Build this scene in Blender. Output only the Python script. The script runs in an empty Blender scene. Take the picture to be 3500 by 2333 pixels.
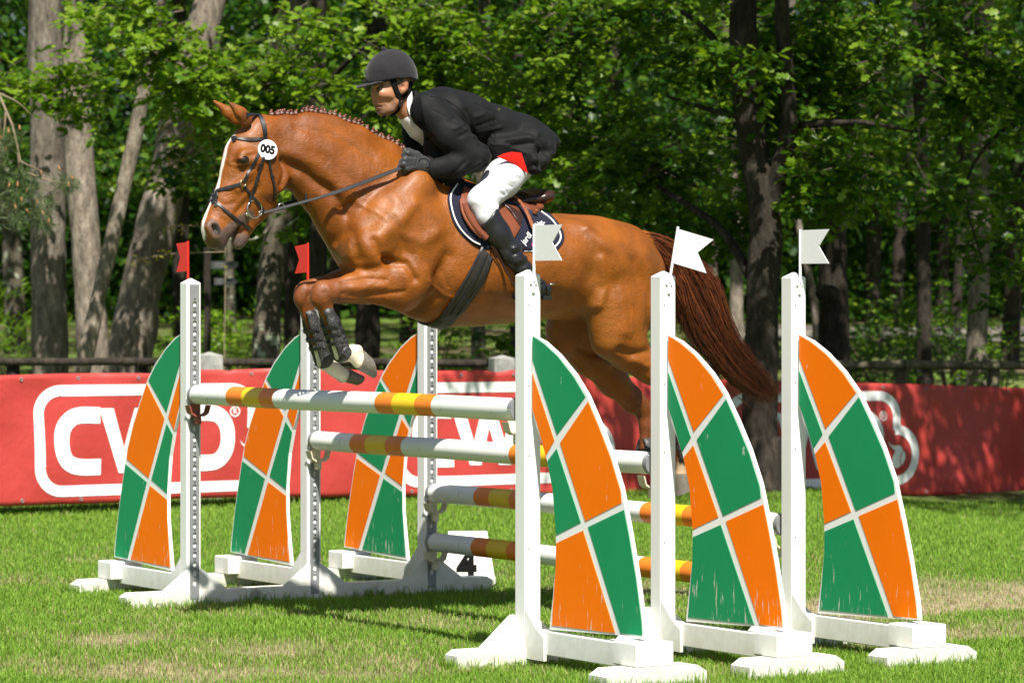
import bpy, bmesh, math, random
import numpy as np
from mathutils import Vector, Matrix, noise as mnoise
from mathutils.bvhtree import BVHTree

random.seed(7)
rng = np.random.default_rng(7)
scn = bpy.context.scene
COL = scn.collection

# ---------------------------------------------------------------- camera, sky, sun, exposure
FPX, CX, CY, EYE = 10863.1, 1750.0, 1093.3, 1.4836      # the lens, in photo pixels (3500 wide); eye height in metres
cam_d = bpy.data.cameras.new('camera')
cam = bpy.data.objects.new('camera', cam_d); COL.objects.link(cam)
cam.location = (0, 0, EYE); cam.rotation_euler = (math.radians(90), 0, 0)
cam_d.sensor_width = 36.0; cam_d.lens = FPX / 3500 * 36.0
cam_d.shift_y = -(1166.5 - CY) / 3500
cam_d.clip_start = 0.1; cam_d.clip_end = 2000
cam_d.dof.use_dof = True; cam_d.dof.focus_distance = 14.4; cam_d.dof.aperture_fstop = 5.0
scn.camera = cam

ANG = math.radians(-148.34)                              # the way the horse travels
FW = np.array([math.cos(ANG), math.sin(ANG)])            # forward (t)
NR = np.array([-FW[1], FW[0]])                           # towards the camera side (w)
ORG = np.array([-0.8033, 15.1459])                       # under the middle of the highest pole
SUN_EL = math.radians(54)
dev = math.radians(21)
sun_h = NR * math.cos(dev) + FW * math.sin(dev)
SUN = Vector((sun_h[0] * math.cos(SUN_EL), sun_h[1] * math.cos(SUN_EL), math.sin(SUN_EL)))
world = bpy.data.worlds.new('World'); scn.world = world; world.use_nodes = True
wn = world.node_tree.nodes; wl = world.node_tree.links
bg = wn['Background']; bg.inputs['Strength'].default_value = 0.052
sky = wn.new('ShaderNodeTexSky'); sky.sky_type = 'NISHITA'; sky.sun_disc = False
sky.sun_elevation = SUN_EL; sky.sun_rotation = math.atan2(SUN.x, SUN.y)
sky.air_density = 1.0; sky.dust_density = 1.5; sky.ozone_density = 1.0
wl.new(sky.outputs['Color'], bg.inputs['Color'])
sd = bpy.data.lights.new('sun', 'SUN'); sd.energy = 5.0; sd.angle = math.radians(0.53); sd.color = (1.0, 0.95, 0.86)
so = bpy.data.objects.new('sun', sd); COL.objects.link(so)
so.location = (8, -10, 30); so.rotation_euler = SUN.to_track_quat('Z', 'Y').to_euler()
scn.view_settings.view_transform = 'Standard'; scn.view_settings.look = 'None'
scn.view_settings.gamma = 1.0; scn.view_settings.use_curve_mapping = False
scn.view_settings.exposure = 0.90
scn.cycles.max_bounces = 8; scn.cycles.transparent_max_bounces = 8; scn.cycles.use_denoising = True

# ---------------------------------------------------------------- places: photo measurements to metres
def L(px, py, w):
    """point seen at (px, py) that lies w metres to the camera side of the horse's mid plane -> (t, w, z)"""
    k = (px - CX) / FPX
    t = (k * (ORG[1] + w * NR[1]) - ORG[0] - w * NR[0]) / (FW[0] - k * FW[1])
    Y = ORG[1] + t * FW[1] + w * NR[1]
    return np.array([t, w, EYE - (py - CY) * Y / FPX])
def LT(px, py, t):
    k = (px - CX) / FPX
    w = (k * (ORG[1] + t * FW[1]) - ORG[0] - t * FW[0]) / (NR[0] - k * NR[1])
    Y = ORG[1] + t * FW[1] + w * NR[1]
    return np.array([t, w, EYE - (py - CY) * Y / FPX])
def W3(px, py, Y):
    return np.array([(px - CX) / FPX * Y, Y, EYE - (py - CY) * Y / FPX])
def to_world(p):
    p = np.asarray(p, float)
    return np.stack([ORG[0] + p[..., 0] * FW[0] + p[..., 1] * NR[0], ORG[1] + p[..., 0] * FW[1] + p[..., 1] * NR[1], p[..., 2]], -1)
M_TW = Matrix.Translation((ORG[0], ORG[1], 0)) @ Matrix.Rotation(ANG, 4, 'Z')
EYE_L = np.array(M_TW.inverted() @ Vector((0, 0, EYE)))
def pxm(px, w=0.0, py=1000):                              # metres per photo pixel there
    p = to_world(L(px, py, w)); return p[1] / FPX
def sstep(a, b, x):
    x = np.clip((np.asarray(x, float) - a) / (b - a), 0, 1); return x * x * (3 - 2 * x)
def ground_z(x, y):
    x = np.asarray(x, float); y = np.asarray(y, float)
    g = 0.10 * sstep(18, 24.5, y) * (1 - 1.25 * sstep(2.3, 3.6, x) * sstep(31, 28, y)) + 0.031 * np.clip(y - 27, 0, 53) + 0.004 * np.clip(y - 80, 0, 200)
    return g + 0.008 * np.sin(x * 1.9 + y * .7) * sstep(9, 12, y) * .6 + 0.05 * sstep(30, 45, y) * np.sin(x * .35 + y * .21)

# ---------------------------------------------------------------- objects
def tag(o, label=None, cat=None, group=None, kind=None):
    if label: o['label'] = label
    if cat: o['category'] = cat
    if group: o['group'] = group
    if kind: o['kind'] = kind
    return o
def thing(name, label, cat, loc=(0, 0, 0), rotz=0.0, group=None):
    o = bpy.data.objects.new(name, None); COL.objects.link(o)
    o.location = loc; o.rotation_euler = (0, 0, rotz); o.empty_display_size = .1
    return tag(o, label, cat, group)
def tw_thing(name, label, cat, group=None):               # origin of the jump, axes t / w / z
    return thing(name, label, cat, (ORG[0], ORG[1], 0), ANG, group)
def link(name, me, parent=None):
    o = bpy.data.objects.new(name, me); COL.objects.link(o)
    if parent is not None: o.parent = parent
    return o
def raw_mesh(name, V, F, mats=(), smooth=True, col=None, midx=None):
    """V (n,3); F (m,k) array of equal polygons or list of polygons"""
    me = bpy.data.meshes.new(name)
    V = np.ascontiguousarray(V, np.float32)
    if isinstance(F, np.ndarray) and F.ndim == 2:
        m, k = F.shape
        me.vertices.add(len(V)); me.vertices.foreach_set('co', V.ravel())
        me.loops.add(m * k); me.loops.foreach_set('vertex_index', np.ascontiguousarray(F, np.int32).ravel())
        me.polygons.add(m); me.polygons.foreach_set('loop_start', np.arange(0, m * k, k, dtype=np.int32))
        me.update(calc_edges=True)
    else:
        me.from_pydata(V.tolist(), [], [list(map(int, f)) for f in F]); me.update()
    if smooth: me.polygons.foreach_set('use_smooth', np.ones(len(me.polygons), bool))
    for mm in mats if isinstance(mats, (list, tuple)) else [mats]: me.materials.append(mm)
    if midx is not None: me.polygons.foreach_set('material_index', np.asarray(midx, np.int32))
    if col is not None:
        a = me.color_attributes.new('Col', 'FLOAT_COLOR', 'POINT')
        c = np.ones((len(V), 4), np.float32); c[:, :3] = col; a.data.foreach_set('color', c.ravel())
    return me
def obj(name, V, F, mats, parent=None, **kw):
    return link(name, raw_mesh(name, V, F, mats, **kw), parent)
class MB:
    """collects simple shapes into one mesh"""
    def __init__(s): s.v = []; s.f = []; s.m = []
    def add(s, V, F, mi=0):
        b = len(s.v); s.v += [tuple(map(float, p)) for p in V]; s.f += [[i + b for i in f] for f in F]; s.m += [mi] * len(F)
        return s
    def box(s, c, size, bev=0.004, mi=0, rot=None):
        hx, hy, hz = [d / 2 for d in size]; b = min(bev, hx * .45, hy * .45, hz * .45)
        bm = bmesh.new(); bmesh.ops.create_cube(bm, size=1.0)
        for v in bm.verts: v.co = Vector((v.co.x * 2 * hx, v.co.y * 2 * hy, v.co.z * 2 * hz))
        if b > 0: bmesh.ops.bevel(bm, geom=bm.edges[:], offset=b, segments=1, affect='EDGES')
        if rot is not None: bmesh.ops.transform(bm, matrix=rot, verts=bm.verts[:])
        bm.verts.index_update()
        s.add([(v.co.x + c[0], v.co.y + c[1], v.co.z + c[2]) for v in bm.verts], [[v.index for v in f.verts] for f in bm.faces], mi); bm.free()
        return s
    def prism(s, pts, fn, h0, h1, mi=0):
        """closed outline pts (u,v) extruded from h0 to h1; fn(u,v,h)->xyz"""
        n = len(pts); V = [fn(u, v, h0) for u, v in pts] + [fn(u, v, h1) for u, v in pts]
        F = [list(range(n))[::-1], list(range(n, 2 * n))] + [[i, (i + 1) % n, n + (i + 1) % n, n + i] for i in range(n)]
        return s.add(V, F, mi)
    def tube(s, pts, rad, n=8, cap=True, mi=0, flat=1.0):
        pts = [Vector(p) for p in pts]; rad = rad if hasattr(rad, '__len__') else [rad] * len(pts)
        V = []; F = []; up = None
        for i, p in enumerate(pts):
            d = (pts[min(i + 1, len(pts) - 1)] - pts[max(i - 1, 0)]).normalized()
            if up is None: up = d.orthogonal().normalized()
            up = (up - d * up.dot(d))
            up = up.normalized() if up.length > 1e-6 else d.orthogonal().normalized()
            sd_ = d.cross(up)
            for k in range(n):
                a = 2 * math.pi * k / n
                V.append(p + (up * math.cos(a) + sd_ * math.sin(a) * flat) * rad[i])
        for i in range(len(pts) - 1):
            for k in range(n):
                F.append([i * n + k, i * n + (k + 1) % n, (i + 1) * n + (k + 1) % n, (i + 1) * n + k])
        if cap: F += [list(range(n))[::-1], [(len(pts) - 1) * n + k for k in range(n)]]
        return s.add(V, F, mi)
    def build(s, name, mats, parent=None, smooth=False, auto=None):
        me = raw_mesh(name, np.array(s.v), s.f, mats, smooth=smooth, midx=s.m)
        bm = bmesh.new(); bm.from_mesh(me); bmesh.ops.recalc_face_normals(bm, faces=bm.faces[:]); bm.to_mesh(me); bm.free()
        if auto:
            me.polygons.foreach_set('use_smooth', np.ones(len(me.polygons), bool))
            me.set_sharp_from_angle(angle=math.radians(auto))
        return link(name, me, parent)
def text_mesh(name, body, size, mtx, mat_, parent, extrude=.0015, align='CENTER', bold=0.0, shear=0.0, sx=1.0):
    cu = bpy.data.curves.new(name, 'FONT'); cu.body = body; cu.size = size; cu.align_x = align; cu.align_y = 'CENTER'
    cu.extrude = extrude; cu.resolution_u = 3; cu.offset = bold; cu.shear = shear
    to = bpy.data.objects.new(name + '_tmp', cu); COL.objects.link(to)
    dg = bpy.context.evaluated_depsgraph_get(); me = bpy.data.meshes.new_from_object(to.evaluated_get(dg))
    bpy.data.objects.remove(to); me.name = name
    me.transform(mtx @ Matrix.Diagonal((sx, 1, 1, 1))); me.materials.clear(); me.materials.append(mat_)
    return link(name, me, parent)
def catmull(pts, n):
    P = np.asarray(pts, float); m = len(P)
    if m < 3: return np.stack([P[0] + (P[-1] - P[0]) * i / (n - 1) for i in range(n)])
    Q = np.vstack([2 * P[0] - P[1], P, 2 * P[-1] - P[-2]])
    seg = np.linalg.norm(np.diff(P, axis=0), axis=1); cum = np.concatenate([[0], np.cumsum(seg)])
    out = []
    for s_ in np.linspace(0, cum[-1], n):
        i = min(int(np.searchsorted(cum, s_, 'right')) - 1, m - 2); i = max(i, 0)
        u = (s_ - cum[i]) / max(seg[i], 1e-9); a, b, c, d = Q[i], Q[i + 1], Q[i + 2], Q[i + 3]
        out.append(.5 * ((2 * b) + (c - a) * u + (2 * a - 5 * b + 4 * c - d) * u * u + (3 * b - a - 3 * c + d) * u ** 3))
    return np.array(out)

# ---------------------------------------------------------------- materials
class NT:
    def __init__(s, name):
        s.m = bpy.data.materials.new(name); s.m.use_nodes = True
        s.n = s.m.node_tree.nodes; s.l = s.m.node_tree.links; s.b = s.n['Principled BSDF']; s.out = s.n['Material Output']
        s._tc = None
    def node(s, t, **kw):
        x = s.n.new(t)
        for k, v in kw.items(): setattr(x, k, v)
        return x
    def tc(s, which='Object'):
        if s._tc is None: s._tc = s.node('ShaderNodeTexCoord')
        return s._tc.outputs[which]
    def noise(s, scale, detail=4, rough=.55, vec=None, stretch=None):
        x = s.node('ShaderNodeTexNoise'); x.inputs['Scale'].default_value = scale; x.inputs['Detail'].default_value = detail; x.inputs['Roughness'].default_value = rough
        v = vec if vec is not None else s.tc()
        if stretch:
            mp = s.node('ShaderNodeMapping'); mp.inputs['Scale'].default_value = stretch; s.l.new(v, mp.inputs['Vector']); v = mp.outputs[0]
        s.l.new(v, x.inputs['Vector']); return x.outputs['Fac']
    def ramp(s, fac, stops, interp='LINEAR'):
        r = s.node('ShaderNodeValToRGB'); r.color_ramp.interpolation = interp
        while len(r.color_ramp.elements) < len(stops): r.color_ramp.elements.new(.5)
        for e, (p, c) in zip(r.color_ramp.elements, stops):
            e.position = p; e.color = (*c, 1) if len(c) == 3 else c
        s.l.new(fac, r.inputs['Fac']); return r.outputs['Color']
    def mix(s, fac, a, b, mode='MIX'):
        x = s.node('ShaderNodeMix', data_type='RGBA', blend_type=mode)
        for sock, v in ((x.inputs['Factor'], fac), (x.inputs[6], a), (x.inputs[7], b)):
            if hasattr(v, 'is_output'): s.l.new(v, sock)
            elif isinstance(v, (int, float)): sock.default_value = v
            else: sock.default_value = (*v, 1)
        return x.outputs[2]
    def math(s, op, a, b=None):
        x = s.node('ShaderNodeMath', operation=op)
        for sock, v in ((x.inputs[0], a), (x.inputs[1], b)):
            if v is None: continue
            if hasattr(v, 'is_output'): s.l.new(v, sock)
            else: sock.default_value = v
        return x.outputs[0]
    def attr(s, name='Col'):
        x = s.node('ShaderNodeAttribute'); x.attribute_name = name; return x.outputs['Color']
    def bump(s, h, strength=.3, dist=.005, prev=None):
        x = s.node('ShaderNodeBump'); x.inputs['Strength'].default_value = strength; x.inputs['Distance'].default_value = dist
        s.l.new(h, x.inputs['Height'])
        if prev is not None: s.l.new(prev, x.inputs['Normal'])
        return x.outputs['Normal']
    def set(s, **kw):
        for k, v in kw.items():
            k = k.replace('_', ' ')
            sock = s.b.inputs[k]
            if hasattr(v, 'is_output'): s.l.new(v, sock)
            elif isinstance(v, (tuple, list)) and len(v) == 3 and sock.type == 'RGBA': sock.default_value = (*v, 1)
            else: sock.default_value = v
        return s.m
def plain(name, c, rough=.5, var=.12, scale=14, bump=.15, bscale=120, spec=.5, metal=0.0, sheen=0.0, dist=.002, dirt=None, coat=0.0):
    t = NT(name)
    base = t.mix(t.noise(scale, 5), tuple(x * (1 - var) for x in c), tuple(min(1, x * (1 + var)) for x in c))
    if dirt:
        d = t.ramp(t.noise(dirt[1], 6, .7), [(dirt[2], (0, 0, 0)), (min(dirt[2] + .12, 1), (1, 1, 1))])
        base = t.mix(d, base, dirt[0])
    t.set(Base_Color=base, Roughness=rough, Metallic=metal)
    t.b.inputs['Specular IOR Level'].default_value = spec
    if sheen: t.b.inputs['Sheen Weight'].default_value = sheen
    if coat: t.b.inputs['Coat Weight'].default_value = coat; t.b.inputs['Coat Roughness'].default_value = .15
    if bump: t.set(Normal=t.bump(t.noise(bscale, 3), bump, dist))
    return t.m
MAT = {}
def paint_white():
    t = NT('white_paint')
    c = t.mix(t.noise(5, 4), (.80, .81, .79), (.72, .73, .70))
    grime = t.ramp(t.noise(9, 8, .72, stretch=(1, 1, .35)), [(.60, (0, 0, 0)), (.80, (1, 1, 1))])
    c = t.mix(t.math('MULTIPLY', grime, .35), c, (.52, .50, .42))
    chip = t.ramp(t.noise(30, 6, .75), [(.700, (0, 0, 0)), (.715, (1, 1, 1))])
    c = t.mix(chip, c, (.28, .24, .18))
    geo = t.node('ShaderNodeNewGeometry'); sp = t.node('ShaderNodeSeparateXYZ'); t.l.new(geo.outputs['Position'], sp.inputs[0])
    low = t.ramp(t.math('ADD', sp.outputs['Z'], t.math('MULTIPLY', t.noise(25, 5), .22)), [(.11, (1, 1, 1)), (.29, (0, 0, 0))])
    c = t.mix(t.math('MULTIPLY', low, .5), c, (.36, .34, .22))
    t.set(Base_Color=c, Roughness=.48, Normal=t.bump(t.noise(60, 4, .6, stretch=(1, 1, .1)), .25, .002))
    return t.m
MAT['white'] = paint_white()
MAT['wing_white'] = plain('wing_white_paint', (.84, .85, .84), .45, .03, 9, .08, 40, dirt=((.55, .54, .48), 16, .72))
def paint(name, c):
    t = NT(name)
    b = t.mix(t.noise(3, 5), tuple(x * .9 for x in c), tuple(min(1, x * 1.08) for x in c))
    scr = t.ramp(t.noise(26, 7, .7, t.node('ShaderNodeNewGeometry').outputs['Position'], stretch=(1, 1, .25)), [(.655, (0, 0, 0)), (.70, (1, 1, 1))])
    b = t.mix(t.math('MULTIPLY', scr, .65), b, (.7, .7, .66))
    geo = t.node('ShaderNodeNewGeometry'); sp = t.node('ShaderNodeSeparateXYZ'); t.l.new(geo.outputs['Position'], sp.inputs[0])
    lo = t.ramp(sp.outputs['Z'], [(.12, (.15,) * 3), (.60, (0, 0, 0))])
    rub = t.ramp(t.math('ADD', t.noise(46, 6, .7, geo.outputs['Position'], stretch=(1, 1, .16)), lo), [(.70, (0, 0, 0)), (.76, (1, 1, 1))]); b = t.mix(t.math('MULTIPLY', rub, .7), b, (.66, .64, .58))
    t.set(Base_Color=b, Roughness=.42, Normal=t.bump(t.noise(40, 3), .06, .002)); t.b.inputs['Specular IOR Level'].default_value = .12; return t.m
MAT['orange'] = paint('orange_film', (.93, .185, .0))
MAT['green'] = paint('green_film', (.012, .27, .105))
MAT['pole_white'] = plain('pole_white_paint', (.76, .77, .74), .45, .06, 6, .2, 30, dirt=((.38, .35, .28), 14, .61))
MAT['pole_orange'] = plain('pole_orange_paint', (.78, .20, .014), .42, .12, 8, .15, 40, dirt=((.25, .10, .03), 22, .70))
MAT['pole_yellow'] = plain('pole_yellow_paint', (.80, .52, .012), .42, .10, 8, .15, 40, dirt=((.30, .20, .03), 22, .70))
MAT['zinc'] = plain('galvanised_steel', (.26, .27, .28), .5, .2, 30, .1, 80, metal=.3)
MAT['steel'] = plain('bright_steel', (.62, .60, .56), .22, .1, 20, 0, metal=1.0)
MAT['brass'] = plain('brass', (.62, .48, .24), .28, .1, 20, 0, metal=1.0)
MAT['cream'] = plain('cream_plastic', (.68, .62, .46), .4, .06, 20, .05, 50)
MAT['brown_plastic'] = plain('red_brown_plastic', (.28, .075, .045), .4, .1, 20, .05, 50)
MAT['red_plastic'] = plain('red_plastic', (.72, .022, .014), .35, .05, 20, .03, 50)
MAT['white_plastic'] = plain('white_plastic', (.82, .83, .82), .35, .03, 20, .03, 50)
MAT['black_leather'] = plain('black_leather', (.012, .012, .014), .34, .3, 30, .25, 240, spec=.5, dirt=((.10, .09, .08), 160, .69))
MAT['strap_leather'] = plain('black_strap_leather', (.010, .010, .012), .45, .3, 40, .2, 200)
MAT['brown_leather'] = plain('brown_saddle_leather', (.15, .042, .018), .33, .3, 14, .2, 260)
MAT['tan_leather'] = plain('tan_strap_leather', (.24, .075, .030), .42, .25, 30, .2, 260)
MAT['dark_leather'] = plain('dark_brown_leather', (.035, .014, .010), .30, .3, 14, .15, 260)
MAT['navy'] = plain('navy_cotton', (.011, .012, .026), .88, .2, 30, .3, 420, sheen=.06, spec=.2)
MAT['white_cloth'] = plain('white_cloth', (.80, .81, .83), .8, .03, 20, .15, 260, sheen=.1)
MAT['white_print'] = plain('white_print', (.80, .81, .80), .5, .03, 8, .05, 30)
MAT['black_print'] = plain('black_print', (.008, .008, .008), .9, .1, 8, 0, 30, spec=.05)
MAT['black_wool'] = plain('black_wool', (.0034, .0036, .0042), .72, .25, 60, .3, 700, sheen=.02, spec=.22)
MAT['velvet'] = plain('black_velvet', (.004, .004, .005), .9, .2, 60, .2, 500, sheen=.03, spec=.1)
MAT['helmet'] = plain('charcoal_velvet', (.018, .0165, .020), .9, .35, 26, .3, 300, sheen=.16, spec=.15)
MAT['glove'] = plain('black_glove', (.020, .021, .023), .55, .25, 40, .35, 320, sheen=.15)
MAT['red_lining'] = plain('red_satin', (.62, .012, .010), .38, .1, 20, .1, 80)
MAT['girth'] = plain('black_girth_leather', (.019, .0165, .0145), .5, .3, 20, .4, 200, dirt=((.20, .17, .13), 120, .66))
MAT['boot_shell'] = plain('dusty_black_boot_shell', (.020, .020, .021), .5, .3, 20, .4, 150, dirt=((.22, .21, .195), 130, .56))
MAT['pink'] = plain('pink_print', (.75, .03, .25), .6, .05, 10, 0)
MAT['gum'] = plain('pink_gum', (.30, .10, .09), .35, .2, 40, .1, 100)
MAT['tooth'] = plain('tooth', (.60, .55, .42), .3, .1, 40, 0)
MAT['hoof'] = plain('hoof_horn', (.13, .115, .09), .5, .45, 40, .4, 120, dirt=((.34, .31, .26), 60, .60))
MAT['eye'] = plain('dark_eye', (.012, .007, .005), .06, .2, 30, 0, spec=.7)
MAT['eye_white'] = plain('eye_white', (.34, .31, .28), .15, .05, 30, 0)  # greyed down: shade under the helmet peak put into the colour
MAT['banner_white'] = plain('banner_white_print', (.80, .81, .81), .45, .03, 6, .03, 30)
def mat_banner():
    t = NT('red_vinyl'); c = t.mix(t.noise(2.2, 5), (.38, .038, .033), (.46, .052, .045))
    sp = t.ramp(t.noise(34, 4, .6), [(.76, (0, 0, 0)), (.78, (1, 1, 1))])
    c = t.mix(sp, c, (.62, .45, .42))
    t.set(Base_Color=c, Roughness=.42, Normal=t.bump(t.noise(4.5, 5), .45, .03)); t.b.inputs['Specular IOR Level'].default_value = .4
    return t.m
MAT['banner'] = mat_banner()
def mat_vcol(name, rough=.5, spec=.4, bump=.2, bscale=200, dist=.002, var=.15, sheen=0.0, stretch=None, coat=0, nscale=20):
    t = NT(name); a = t.attr()
    n = t.ramp(t.noise(nscale, 6, .6), [(.25, (1 - var,) * 3), (.75, (1 + var,) * 3)])
    t.set(Base_Color=t.mix(1.0, a, n, 'MULTIPLY'), Roughness=rough)
    t.b.inputs['Specular IOR Level'].default_value = spec
    if sheen: t.b.inputs['Sheen Weight'].default_value = sheen
    if coat: t.b.inputs['Coat Weight'].default_value = coat; t.b.inputs['Coat Roughness'].default_value = .3
    if bump: t.set(Normal=t.bump(t.noise(bscale, 4, .6, stretch=stretch), bump, dist))
    return t
def mat_coat():
    t = mat_vcol('chestnut_coat', .42, .36, 0, var=.32, nscale=9)
    vein = t.noise(15, 7, .66); fine = t.noise(85, 5, .7, stretch=(.6, 1, 2.0))
    n0 = t.bump(t.noise(5.5, 5, .6), .28, .03); n1 = t.bump(vein, .42, .010, n0); t.set(Normal=t.bump(fine, .75, .004, n1))
    t.b.inputs['Coat Weight'].default_value = .05; t.b.inputs['Coat Roughness'].default_value = .28
    t.set(Roughness=t.ramp(t.noise(7, 5), [(.3, (.30,) * 3), (.7, (.52,) * 3)]))
    return t.m
MAT['coat'] = mat_coat()
MAT['skin'] = mat_vcol('skin', .48, .4, .15, 300, .001, .10).m
MAT['breeches'] = plain('white_breeches', (.56, .57, .61), .75, .04, 10, .4, 40, sheen=.05, dist=.004)
MAT['shirt'] = MAT['white_cloth']
def mat_hair(name, a, b, rough=.38):
    t = NT(name); c = t.mix(t.attr(), a, b); t.set(Base_Color=c, Roughness=rough); t.b.inputs['Specular IOR Level'].default_value = .5; return t.m
MAT['tail'] = mat_hair('tail_hair', (.020, .005, .003), (.25, .066, .017))
MAT['braid'] = plain('braided_mane', (.10, .024, .009), .45, .3, 80, .5, 300, spec=.6)
def mat_leaf(name, trans=.4, rough=.42, spec=.30):
    t = NT(name); a = t.attr()
    t.set(Base_Color=a, Roughness=rough); t.b.inputs['Specular IOR Level'].default_value = spec
    tr = t.node('ShaderNodeBsdfTranslucent'); t.l.new(t.mix(1.0, a, (1.15, 1.25, .45), 'MULTIPLY'), tr.inputs['Color'])
    mx = t.node('ShaderNodeMixShader'); mx.inputs[0].default_value = trans
    t.l.new(t.b.outputs[0], mx.inputs[1]); t.l.new(tr.outputs[0], mx.inputs[2]); t.l.new(mx.outputs[0], t.out.inputs['Surface'])
    return t.m
MAT['leaf'] = mat_leaf('oak_leaf', .42)
MAT['grass'] = mat_leaf('grass_blade', .30, .6, .12)
def mat_leaf_obj():
    t = NT('oak_leaf_single'); oi = t.node('ShaderNodeObjectInfo')
    c = t.ramp(oi.outputs['Random'], [(0, (.024, .078, .005)), (.45, (.070, .155, .008)), (1, (.185, .285, .016))])
    t.set(Base_Color=c, Roughness=.42); t.b.inputs['Specular IOR Level'].default_value = .30
    tr = t.node('ShaderNodeBsdfTranslucent'); t.l.new(t.mix(1.0, c, (1.15, 1.25, .45), 'MULTIPLY'), tr.inputs['Color'])
    mx = t.node('ShaderNodeMixShader'); mx.inputs[0].default_value = .42
    t.l.new(t.b.outputs[0], mx.inputs[1]); t.l.new(tr.outputs[0], mx.inputs[2]); t.l.new(mx.outputs[0], t.out.inputs['Surface'])
    return t.m
MAT['leaf_single'] = mat_leaf_obj()
def mat_bark(name, a, b, c, scale=1.0, lichen=None):
    t = NT(name); v = t.tc('Object')
    n1 = t.noise(13 * scale, 8, .74, stretch=(1, 1, .34)); n2 = t.noise(2.2, 4)
    col = t.ramp(n1, [(.30, a), (.52, b), (.74, c)])
    col = t.mix(t.ramp(n2, [(.35, (.75,) * 3), (.7, (1.12,) * 3)]), col, col)
    col = t.mix(1.0, col, t.ramp(n2, [(.3, (.72,) * 3), (.7, (1.15,) * 3)]), 'MULTIPLY')
    if lichen:
        l = t.ramp(t.noise(5, 6, .7), [(.56, (0, 0, 0)), (.62, (1, 1, 1))]); col = t.mix(l, col, lichen)
    vor = t.node('ShaderNodeTexVoronoi'); vor.feature = 'DISTANCE_TO_EDGE'; vor.inputs['Scale'].default_value = 16 * scale
    mp = t.node('ShaderNodeMapping'); mp.inputs['Scale'].default_value = (1, 1, .3); t.l.new(v, mp.inputs['Vector']); t.l.new(mp.outputs[0], vor.inputs['Vector'])
    b1 = t.bump(n1, .9, .03); t.set(Base_Color=col, Roughness=.9, Normal=t.bump(vor.outputs['Distance'], .6, .02, b1)); t.b.inputs['Specular IOR Level'].default_value = .15
    return t.m
MAT['pine_bark'] = mat_bark('grey_pine_bark', (.034, .029, .024), (.165, .140, .115), (.34, .30, .255))
MAT['warm_bark'] = mat_bark('warm_grey_bark', (.060, .049, .040), (.245, .205, .165), (.46, .40, .33), 1.3)
MAT['dark_bark'] = mat_bark('dark_oak_bark', (.012, .010, .008), (.040, .033, .026), (.09, .075, .06), 1.2)
MAT['lichen_bark'] = mat_bark('lichen_oak_bark', (.030, .026, .020), (.11, .095, .072), (.24, .215, .165), 1.2, (.36, .40, .30))
MAT['twig'] = plain('twig_bark', (.085, .068, .048), .85, .35, 20, .3, 60)
MAT['pale_twig'] = plain('pale_twig', (.22, .17, .11), .85, .3, 20, .3, 60)
MAT['rail'] = mat_bark('weathered_rail', (.06, .055, .035), (.17, .155, .10), (.34, .31, .20), .8)
MAT['grey_post'] = mat_bark('grey_weathered_post', (.13, .125, .115), (.30, .30, .28), (.50, .50, .47), .7)
MAT['needle'] = mat_leaf('pine_needle', .15)
MAT['sign'] = plain('grey_sign_board', (.035, .038, .04), .6, .1, 10, .05, 50)
MAT['sign_text'] = plain('sign_lettering', (.12, .125, .13), .6, .1, 10, 0)
MAT['band'] = plain('braid_glint_grey', (.30, .29, .28), .4, .1, 20, 0)  # pale ring colour standing for the white glint on each plait
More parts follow.
